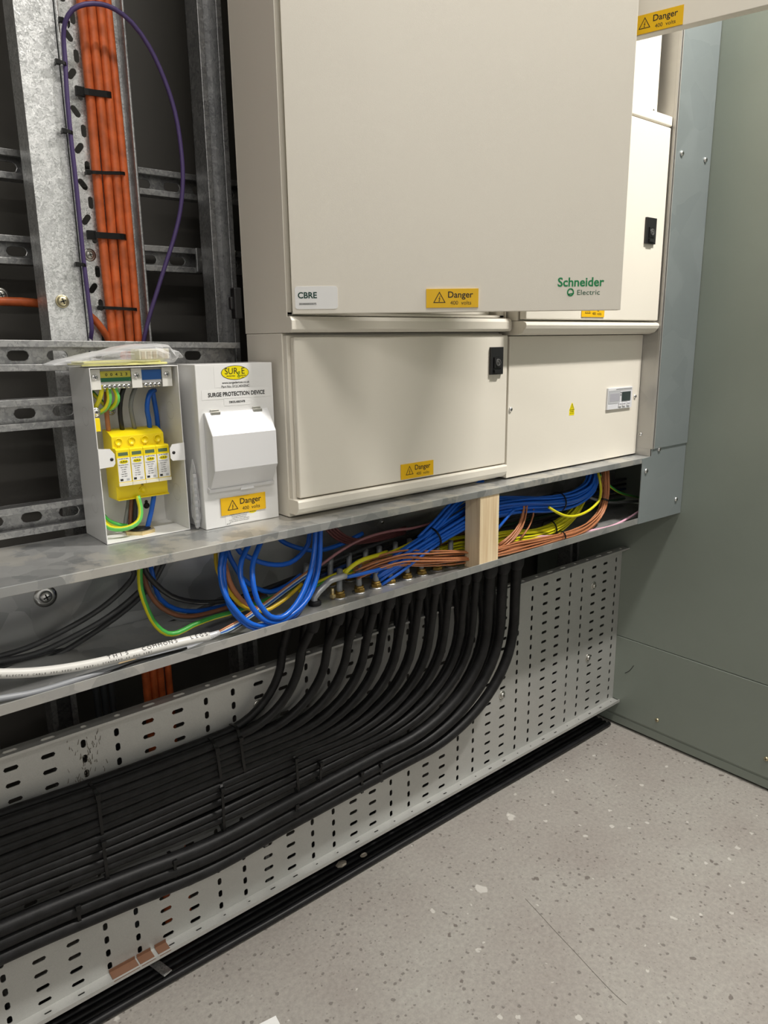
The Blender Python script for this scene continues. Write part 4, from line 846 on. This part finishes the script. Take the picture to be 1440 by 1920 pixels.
wire('silver_cable', [(-60, 1325, .010), (0, 1310, .012), (50, 1302, .014), (100, 1289, .015), (150, 1273, .016), (210, 1255, .02), (290, 1232, .03), (380, 1208, .04)], .0042, mat('silver_grey_sheath', (0.27, 0.28, 0.30), 0.4, 0.0), 'silver-grey cable lying below the white one', 'cable', n=12)
wire('black_wire', [(60, 1310, .010), (110, 1295, .012), (150, 1278, .013), (200, 1262, .015), (260, 1240, .02), (350, 1215, .03)], .0018, W_BLK, 'thin black wire beside the silver-grey cable')
q = at(240, 1246, 'Z', 0.656); MB().prism([(-0.016, -0.006), (0.012, -0.007), (0.018, 0.006), (-0.004, 0.007)], 0, 0.0008, 0, Matrix.Translation((q.x, q.y + .01, 0.6556)) @ Matrix.Rotation(0.1, 4, 'Z')).build('tape_scrap', mat('buff_tape', (0.5, 0.38, 0.22), 0.5), None, label='scrap of buff tape on the trunking lip under the white cable', cat='tape')
q = P(32, 1290, .184); MB().prism([(-.007, -.011), (.006, -.012), (.008, .004), (.003, .013), (-.005, .010)], 0, .001, 0, FRONT(q.x, .184, q.z)).build('rust_patch', mat('rust_brown', (0.10, 0.06, 0.03), 0.7), None, label='small brown stain on the back of the trunking at the far left', cat='stain')
# timber block
MB().box(0.976, 1.0285, 0.0015, 0.040, 0.6547, 0.7972).build('timber_block', WOOD, None, bev=0.0008, label='pale pine block wedged upright in the mouth of the trunking', cat='timber block')
# glands on the trunking floor
def gland(x, y, label, sleeve=True):
    o = empty('cable_gland', (x, y, ZB + .0015), label, 'cable gland', 'cable glands on the trunking floor')
    Z_ = Matrix.Translation((x, y, ZB + .0016))
    MB().lathe([(0.0130, 0), (0.0130, 0.0015)], 0, Z_, 20).build('washer', G_STRUT, o)
    MB().lathe([(0.0098, .0015), (0.0098, .0070), (0.0082, .0080)], 0, Z_, 6, False).lathe([(0.0080, .007), (0.0080, .012), (0.0060, .012)], 0, Z_, 16).build('lock_nut', BRASS, o)
    if sleeve: MB().tube([(x, y, ZB + .010), (x, y + .001, ZB + .022), (x + .003, y + .004, ZB + .036), (x + .009, y + .01, ZB + .048)], .0052, 10).build('core_sleeve', ARM, o)
for i in range(1, 9): gland(GX[i], 0.058, 'brass gland on the trunking floor, front row, ' + ORD[i])
for i in range(0, 10): gland(GX[i] + 0.027, 0.122, 'brass gland on the trunking floor, rear row, ' + ORD[i])
ss = empty('sleeved_cable_end', P(605, 1115, .058), 'bent cable end bound in silver tape beside the blue loops', 'cable end')
MB().tube([(GX[0], .058, ZB + .004), (GX[0], .058, ZB + .015), P(610, 1097, .055), P(620, 1088, .05), P(634, 1083, .046), P(648, 1079, .045)], .0058, 12).build('sleeve', SLEEVE, ss)
MB().lathe([(0.0110, 0), (0.0110, 0.006), (0.0085, .008)], 0, Matrix.Translation((GX[0], .058, ZB + .0016)), 16).build('lock_nut', SHR, ss)
q = at(624, 1123, 'Z', ZB + .0015); bl = empty('brass_bolt', (q.x, q.y, ZB + .0016), 'small brass bolt standing on the trunking floor beside the silver sleeve', 'bolt')
MB().lathe([(0.0030, 0), (0.0030, .018), (0.0022, .019)], 0, Matrix.Translation((q.x, q.y, ZB + .0016)), 12).build('shank', BRASSL, bl)
MB().lathe([(0.0056, .003), (0.0056, .0075), (0.0050, .0085)], 0, Matrix.Translation((q.x, q.y, ZB + .0016)), 6, False).build('nut', BRASSL, bl)
q = P(717, 979, .184); m = MB(); screw(m, FRONT(q.x, YB - .0002, min(q.z, .79)), .004, .003); m.build('panel_screw', [CHROME, INK], bk)
# ties on the wire bundles
def ring_tie(c, R, n_dir, label, w=.0035):
    c = P(*c); a = Vector(n_dir).normalized(); s1 = Vector((0, 1, 0)); s1 = (s1 - a * s1.dot(a)).normalized(); s2 = a.cross(s1)
    pts = [c + (s1 * math.cos(k * PI / 8) + s2 * math.sin(k * PI / 8)) * R for k in range(17)]
    MB().strap(pts, w, .0014, a, step=.004).build('cable_tie', TIE, None, label=label, cat='cable tie')
ring_tie((812, 1008, .056), .0205, P(860, 980, .056) - P(815, 1008, .056), 'black tie round the blue bundle, left of the timber block')
ring_tie((1046, 941, .060), .0215, P(1075, 935, .062) - P(1030, 945, .058), 'black tie round the blue bundle, right of the timber block')
ring_tie((1030, 991, .069), .0195, P(1045, 985, .07) - P(1000, 1003, .066), 'black tie round the yellow-green bundle')
ring_tie((1052, 1006, .032), .0115, P(1076, 1000, .034) - P(1045, 1008, .032), 'black tie round the copper-brown bundle on the trunking floor')
ring_tie((1133, 938, .047), .0105, P(1128, 958, .044) - P(1136, 925, .048), 'black tie round the copper-brown bundle where it drops from the shelf')

# ------------------------------------------------------------------ open surge box
XA, XB_, YA, YBk, ZA, ZC = 0.3255, 0.4495, 0.100, 0.186, 0.8095, 1.0510
sb = empty('surge_protection_box', ((XA + XB_) / 2, 0.14, ZA), 'white open-fronted metal box with a yellow surge arrester and coloured wires, on the trunking shelf', 'electrical box')
th = 0.0013
MB().box(XA, XA + th, YA, YBk, ZA, ZC).box(XB_ - th, XB_, YA, YBk, ZA, ZC).box(XA + th, XB_ - th, YA, YBk, ZA, ZA + th).box(XA + th, XB_ - th, YA, YBk, ZC - th, ZC)\
    .box(XA + th, XB_ - th, YBk - th, YBk, ZA + th, ZC - th).build('case', WHITE, sb, bev=0.0004)
KO = mat('knockout_line', (0.55, 0.55, 0.52), .5)
for (y, z, s_) in ((0.135, 0.985, 1), (0.135, 0.862, 1)):      # knockout rings pressed in the sides
    for xx, nrm in ((XB_ - th, -1), (XA, -1)):
        M_ = frame((xx, y, z), (0, nrm, 0), (0, 0, 1)) if nrm < 0 else None
        m = MB()
        for k in range(24):
            if k % 12 > 10: continue
            a0, a1 = 2 * PI * k / 24, 2 * PI * (k + 1) / 24
            m.add([(.0125 * math.cos(a0), .0125 * math.sin(a0), .0003), (.0125 * math.cos(a1), .0125 * math.sin(a1), .0003), (.0130 * math.cos(a1), .0130 * math.sin(a1), .0003), (.0130 * math.cos(a0), .0130 * math.sin(a0), .0003)], [(0, 1, 2, 3)], 0, M_)
        m.build('knockout', KO, sb)
lugs = []
m = MB(); m.prism([(XA + .0002, .9165), (.3445, .9175), (.3475, .9215), (.3475, .9345), (.342, .942), (XA + .0002, .9435)], 0, .0013, 0, frame((0, YA, 0), (1, 0, 0), (0, 0, 1)))
m.lathe([(.0024, .0013), (.0024, .0016)], 1, FRONT(.3430, YA, .9275), 12); m.build('fixing_lug', [WHITE, INK], sb)
m = MB(); m.prism([(XB_ - .0002, .9150), (.4300, .9160), (.4272, .9200), (.4272, .9340), (.4310, .9395), (XB_ - .0002, .9405)], 0, .0013, 0, frame((0, YA, 0), (1, 0, 0), (0, 0, 1)))
m.lathe([(.0024, .0013), (.0024, .0016)], 1, FRONT(.4325, YA, .9275), 12); m.build('fixing_lug', [WHITE, INK], sb)
# terminal bracket
tb = MB().box(.3300, .4440, .118, .1195, 1.0215, 1.0490).box(.3300, .3425, .1095, .1105, 1.0215, 1.0485).box(.3850, .3995, .1095, .1105, 1.0215, 1.0485).box(.4290, .4435, .1095, .1105, 1.0215, 1.0485)\
    .box(.3300, .3425, .1105, .118, 1.0215, 1.0225).box(.3850, .3995, .1105, .118, 1.0215, 1.0225).box(.4290, .4435, .1105, .118, 1.0215, 1.0225).build('terminal_bracket', WINNER, sb, bev=.0004)
for (x, z) in ((.3350, 1.0385), (.3920, 1.0385), (.4360, 1.0385)):
    m = MB(); screw(m, FRONT(x, .1095, z), .0042, .0018); m.build('screw', [CHROME, INK], tb)
m = MB(); m.box(.3430, .3845, .1115, .117, 1.0365, 1.0455, 0).box(.3430, .3845, .1110, .117, 1.0315, 1.0368, 1).box(.3430, .3845, .1125, .117, 1.0275, 1.0315, 2)
m.text('0  0  4  2  3', .0052, .3650, 1.0408, 3, frame((0, .1115, 0), (1, 0, 0), (0, 0, 1)), .0002, .02, 1.25); m.build('earth_terminal_bar', [YLT, GRN, WINNER, INK], tb, label='green and yellow earth terminal bar')
m = MB(); m.box(.4000, .4285, .1115, .117, 1.0320, 1.0455, 0).box(.4000, .4285, .1125, .117, 1.0280, 1.0320, 1); m.build('neutral_terminal_bar', [BLT, WPLAST], tb, label='blue neutral terminal bar')
for k in range(6):
    m = MB(); screw(m, FRONT(.3475 + k * .0066, .1120, 1.0248), .0030, .0022, rot=k); m.build('terminal_screw', [CHROME, INK], tb)
for k in range(4):
    m = MB(); screw(m, FRONT(.4050 + k * .0064, .1120, 1.0248), .0030, .0022, rot=k); m.build('terminal_screw', [CHROME, INK], tb)
# yellow arrester
prof = [(.165, .962), (.150, .962), (.136, .957), (.130, .954), (.130, .9345), (.130, .885), (.130, .8625), (.165, .8625)]    # (y,z) side profile of base
CX = Matrix([[0, 0, 1, 0], [1, 0, 0, 0], [0, 1, 0, 0], [0, 0, 0, 1]])
ab = MB().prism(prof, .3560, .4325, 0, CX)
ab.box(.3560, .4325, .1255, .130, .8625, .8645, 0)
arr = ab.build('surge_arrester', YEL, sb, bev=.0008, label='yellow surge arrester base')
for k in range(4):
    cx_ = .3655 + k * .0190; m = MB(); m.lathe([(.0054, 0), (.0054, .0016), (.0043, .0016), (.0043, .0006)], 0, FRONT(cx_, .130, .9465), 22)
    m.text(['L1', 'L2', 'L3', 'N'][k], .0042, 0, -.0085, 1, FRONT(cx_, .130, .9465), .0003, .01); m.build('terminal_cap', [YEL, INK], arr)
m = MB(); m.lathe([(.0054, 0), (.0054, .0016), (.0043, .0016), (.0043, .0006)], 0, FRONT(.394, .130, .8735), 22); m.text('PE', .0038, 0, .0078, 1, FRONT(.394, .130, .8735), .0003, .01); m.build('earth_terminal_cap', [YEL, INK], arr)
for k in range(4):
    x0_ = .3553 + k * .0194; m = MB()
    m.prism([(.130, .9385), (.1175, .9385), (.1150, .9365), (.1150, .8855), (.130, .8835)], x0_, x0_ + .0190, 0, CX)
    F = FRONT(x0_ + .0095, .1150, .911); m.box(-.0068, .0068, .0175, .0222, 0, .0002, 3, F)
    m.box(-.0088, .0088, -.0195, .0145, 0, .0004, 1, F); m.box(-.0094, .0094, -.0252, -.0205, 0, .0015, 4, F)
    ov = [(.0062 * math.cos(a * PI / 10), .0090 + .0028 * math.sin(a * PI / 10)) for a in range(20)]
    m.prism(ov, .0004, .0006, 5, F); m.text('SURgE', .0034, 0, .0090, 2, F, .0008, .02)
    m.text('Un 230V  Iim 20kA', .0017, 0, .0133, 2, F, .0006, .03)
    for j, s_ in enumerate(('Protective device', 'Type 2 40kA', 'Uc 275V', 'In 20kA', 'Imax 40kA', 'Up 1.25kV')): m.text(s_, .0019, -.0008, .0045 - j * .0032, 2, F, .0006, .02)
    m.box(-.007, -.003, -.0180, -.0150, .0004, .0006, 2, F); m.box(.002, .006, -.0180, -.0150, .0004, .0006, 6, F)
    m.build('arrester_module', [YEL, PAPER, INK, mat('indicator_green', (.10, .16, .08), .3), mat('cream_clip', (.8, .77, .62), .35), SPDY, GREYP], arr, bev=0, label='plug-in yellow module with a white label')
def bw(name, pts, r, m_, stripe=False, label=None):
    o = MB().tube([P(*p) for p in pts], r, 10, 0, 1 if stripe else None).build(name, [W_GRN, W_YEL] if stripe else [m_], sb)
    if label: o['label'] = label
GRB = mat('bright_green_pvc', (.12, .50, .10), .3)
bw('brown_wire', [(200, 735, .14), (199, 762, .142), (201, 785, .145), (204, 812, .15)], .0034, W_BRN)
bw('black_wire', [(234, 722, .14), (228, 740, .14), (225, 765, .142), (226, 785, .145), (230, 810, .15)], .0034, W_BLK)
bw('grey_wire', [(256, 722, .14), (248, 742, .14), (245, 763, .142), (248, 782, .145), (253, 807, .15)], .0032, W_GRY)
bw('blue_wire', [(290, 732, .15), (282, 735, .142), (277, 750, .14), (276, 770, .142), (279, 785, .145), (281, 806, .15)], .0036, W_BLUE)
bw('blue_wire', [(286, 732, .15), (289, 750, .158), (294, 780, .165), (297, 812, .17)], .0036, W_BLUE)
o_ = MB().tube([P(202, 726, .118), P(205, 745, .118), P(203, 758, .120), P(196, 768, .125), P(184, 774, .13)], .0036, 10, 0, 1).build('earth_wire', [GRB, W_YEL], sb)
o_ = MB().tube([P(213, 726, .118), P(219, 738, .118), P(220, 751, .118), P(214, 761, .125), P(205, 767, .13)], .0036, 10, 0, 1).build('earth_wire', [GRB, W_YEL], sb)
bw('yellow_wire', [(192, 722, .115), (190, 736, .116), (186, 750, .12), (178, 766, .13)], .0030, W_YEL)
bw('earth_wire', [(173, 735, .15), (182, 745, .155), (195, 758, .16), (203, 770, .16)], .0030, None, True)
bw('grey_wire', [(243, 925, .16), (240, 950, .16), (236, 975, .155), (234, 998, .15)], .0032, W_GRY)
bw('brown_wire', [(249, 925, .155), (246, 955, .155), (244, 998, .15)], .0034, W_BRN2)
bw('black_wire', [(256, 925, .15), (254, 950, .15), (252, 998, .145)], .0036, W_BLK)
MB().tube([P(258, 930, .125), P(262, 945, .122), P(264, 962, .118), P(260, 977, .114), P(247, 987, .112), P(227, 992, .114), P(207, 990, .122), P(196, 982, .13)], .0037, 10, 0, 1).build('earth_wire', [GRB, W_YEL], sb)
MB().tube([P(192, 965, .14), P(203, 977, .14), P(220, 984, .14), P(238, 987, .14)], .0036, 10, 0, 1).build('earth_wire', [W_GRN, W_YEL], sb)
bw('blue_wire', [(290, 920, .14), (287, 940, .14), (283, 962, .14), (278, 982, .14), (275, 996, .14)], .0036, W_BLUE)
q = at(262, 994, 'Z', ZA + .004)
m = MB(); m.lathe([(.0230, 0), (.0230, .005), (.0165, .005), (.0165, .001)], 0, Matrix.Translation((q.x, min(q.y, .155), ZA + th)) @ Matrix.Rotation(.3, 4, 'Z'), 6, False); m.lathe([(.0160, .0052), (.0001, .0053)], 1, Matrix.Translation((q.x, min(q.y, .155), ZA + th)), 20); m.build('gland_nut', [BRASSL, INK], sb, label='brass hexagonal gland nut')
m = MB(); a = P(180, 773, .118); screw(m, FRONT(a.x, .120, a.z), .0042, .003, washer=.0062); m.build('earth_stud', [CHROME, INK], sb)
m = MB(); a = P(214, 771, .17); screw(m, FRONT(a.x, .183, a.z), .0045, .006, washer=.0065); m.build('mounting_screw', [CHROME, INK], sb)
a = P(182, 797, .112); MB().box(a.x - .004, a.x + .004, .110, .116, a.z - .009, a.z + .009).build('wire_tag', YEL, sb, bev=.0008)
a = P(275, 948, .184); MB().lathe([(.0048, 0), (.0048, .0006)], 0, FRONT(a.x, YBk - th - .0001, a.z), 16).lathe([(.0026, 0), (.0026, .0006)], 0, FRONT(a.x, YBk - th - .0001, a.z + .006), 12).build('keyhole', INK, sb)

# ------------------------------------------------------------------ surge box lid
sc = empty('surge_box_lid', (0.528, 0.11, ZA), 'white lid with a hinged flap and printed surge labels, standing beside the open surge box', 'electrical box lid')
X0, X1, Y0 = 0.4655, 0.5915, 0.080
MB().box(X0, X1, Y0, .0815, ZA, 1.0510).box(X0, X0 + .0013, .0815, .138, ZA, 1.051).box(X1 - .0013, X1, .0815, .138, ZA, 1.051).box(X0 + .0013, X1 - .0013, .0815, .138, 1.0497, 1.051).build('face_plate', WHITE, sc, bev=.0012, seg=2)
fl = [(Y0, .9830), (.0765, .9830), (.0560, .9510), (.0555, .9000), (.0745, .8690), (Y0, .8680)]
m = MB(); m.prism(fl, .4735, .5795, 0, CX); flap = m.build('flap', WPLAST, sc, bev=.0012, seg=2)
m = MB(); m.prism([(Y0, .8735), (.0715, .8705), (.0735, .8655), (Y0, .8640)], .4715, .5815, 0, CX); m.build('flap_surround', WPLAST, sc, bev=.0008)
m = MB(); m.prism([(.0115 * math.cos(a * PI / 12), .0085 * math.sin(a * PI / 12)) for a in range(13)], 0, .0012, 0, FRONT(.534, .0735, .8640)); m.build('finger_notch', WPLAST, flap)
for x in (.4905, .5600):
    MB().box(x - .0075, x + .0075, .0735, .0765, .9790, .9835).box(x - .0065, x + .0065, .0765, .080, .982, .9865).build('hinge_clip', ZINC, flap, bev=.0006, label='grey metal hinge clip')
m = MB(); F = FRONT(.5285, Y0, 1.038); m.box(-.034, .018 + .010, -.0205, .0105, 0, .0002, 0, F)
ov = [(.0228 * math.cos(a * PI / 18), .0103 * math.sin(a * PI / 18)) for a in range(36)]; ov2 = [(a * .965, b * .93) for a, b in ov]
m.prism(ov, .0002, .0004, 2, F); m.prism(ov2, .0004, .0006, 1, F)
m.text('SUR', .0130, -.0065, .0020, 2, F, .0008, .0, .95); m.text('g', .0125, .0058, -.0005, 3, F, .0009, .0, .9); m.text('E', .0130, .0128, .0020, 2, F, .0008, .0, .95)
m.text('PROTECTION', .0022, -.0075, -.0048, 2, F, .0008, .02); m.text('DEVICES', .0022, .0130, -.0045, 2, F, .0008, .02); m.text('LTD', .0020, .0115, -.0072, 2, F, .0008, .02)
m.text('www.surgedevices.co.uk', .0046, .0002, -.0142, 2, F, .0004, .015, .98); m.text('Part No. SY2C40XENC', .0050, -.0005, -.0198, 2, F, .0004, .005, .95)
m.build('brand_label', [PAPER, SPDY, INK, mat('oval_green', (.03, .16, .01), .4)], sc, label='clear label with a yellow oval logo')
m = MB(); F = FRONT(.5295, Y0, 1.0072); m.box(-.0565, .0545, -.0065, .0070, 0, .0003, 0, F); m.text('SURGE PROTECTION DEVICE', .0082, 0, 0, 1, F, .0005, .03, .875); m.build('name_label', [PAPER, INK], sc, label='white strip label reading surge protection device')
m = MB(); F = FRONT(.5290, Y0, .9955); m.box(-.0215, .0215, -.0052, .0055, 0, .0003, 0, F); m.text('DB/2/LABS/3478', .0042, 0, 0, 1, F, .0005, .03, .92); m.build('reference_label', [PAPER, INK], sc)
danger('danger_label', sc, FRONT(.5295, Y0, .8402), label='yellow danger plate')
m = MB(); F = FRONT(.5240, Y0, .8205); m.box(-.026, .032, -.0095, .0075, 0, .0003, 0, F)
for j, s_ in enumerate(('ATTENTION: TO CONNECT A SUPPLY MAKE', 'Type tested and meets all requirements', 'if cable is EBR and mechanical means', 'to cover surface must not come in contact with live', 'terminals, it will draw 1A from all circuit breakers', 'BS 7671')):
    m.text(s_, .0021, -.003 if j < 5 else -.021, .0052 - j * .0026, 1, F, .0005, .01, .78 if j < 5 else 1)
ov = [(.0205 + .0072 * math.cos(a * PI / 12), .0062 + .0034 * math.sin(a * PI / 12)) for a in range(24)]; m.prism(ov, .0003, .0005, 2, F); m.text('SURgE', .0038, .0205, .0062, 1, F, .0007, .02)
m.build('notice_label', [PAPER, INK, SPDY], sc, label='small print notice with yellow oval')

# ------------------------------------------------------------------ bags
def pillow(name, secs, axis, mt, label, cat, nv=20, noise=.0022, seed=2):
    rnd = random.Random(seed); m = MB(); v = []; f = []; n = len(secs)
    for i, (s_, c1_, r1, c2_, r2) in enumerate(secs):
        for k in range(nv):
            a = 2 * PI * k / nv; w1 = abs(math.cos(a)) ** .75 * math.copysign(1, math.cos(a)); w2 = abs(math.sin(a)) ** .75 * math.copysign(1, math.sin(a))
            j1 = (rnd.random() - .5) * noise * 2; j2 = (rnd.random() - .5) * noise * 2
            edge = min(1, r2 / .008)
            A = c1_ + r1 * w1 + j1 * edge; B = c2_ + r2 * w2 + (abs(j2) if w2 > 0 else abs(j2) * .2) * edge
            v.append((s_, A, B) if axis == 'X' else (A, B, s_))
    for i in range(n - 1):
        for k in range(nv): f.append((i * nv + k, i * nv + (k + 1) % nv, (i + 1) * nv + (k + 1) % nv, (i + 1) * nv + k))
    f.append(tuple(range(nv))[::-1]); f.append(tuple(range((n - 1) * nv, n * nv))); m.add(v, f, 0)
    return m.build(name, mt, None, label=label, cat=cat)
zb = 1.0515
prof_ = [(-.075, .0010), (-.060, .0035), (-.045, .0055), (-.030, .0075), (-.015, .0088), (0, .0102), (.015, .0118), (.030, .0130), (.045, .0137), (.060, .0140), (.075, .0138), (.085, .0130), (.092, .0095), (.098, .0050), (.103, .0012)]
pb = pillow('polythene_bag', [(.360 + a, .135, .035 * (1 if abs(a) < .07 else .75), zb + .001 + h + (.008 if a > .095 else .0) + (.0 if a > -.06 else .002), h) for a, h in prof_], 'X', BAG, 'clear polythene bag of parts lying on top of the open surge box', 'plastic bag')
MB().box(.318, .436, .104, .165, zb + .0015, zb + .0042).box(.322, .428, .108, .160, zb + .0046, zb + .0076).build('folded_leaflet', mat('pale_yellow_paper', (.75, .72, .28), .6), None, bev=.0006, label='folded pale yellow leaflet inside the polythene bag', cat='leaflet')
m = MB(); m.box(.402, .446, .118, .150, zb + .0080, zb + .0225, 0)
for k in range(5): m.box(.4045 + k * .0083, .4100 + k * .0083, .1165, .1180, zb + .008, zb + .0195, 1)
m.build('terminal_block', [mat('cream_plastic', (.75, .72, .60), .4), mat('tan_plastic', (.5, .42, .3), .5)], None, bev=.0008, label='cream plastic terminal block inside the polythene bag', cat='terminal block')
pillow('crumpled_bag', [(.8105 + .0095 * k, .4585, h, .095, h * 1.6) for k, h in enumerate((.0015, .0035, .0048, .0052, .0050, .0048, .0045, .0045, .0042, .0036, .0022, .0008))], 'Z', BAG, 'crumpled clear bag wedged between the open surge box and its lid', 'plastic bag', 14, .0012, 5)
m = MB(); m.box(.4562, .4612, .092, .098, .8125, .893, 0)
for k in range(8): m.box(.4560, .4614, .0910, .0920, .8145 + k * .0098, .8200 + k * .0098, 1)
m.build('terminal_strip', [WPLAST, GREYP], None, bev=.0005, label='white strip of terminals inside the crumpled bag', cat='terminal strip')
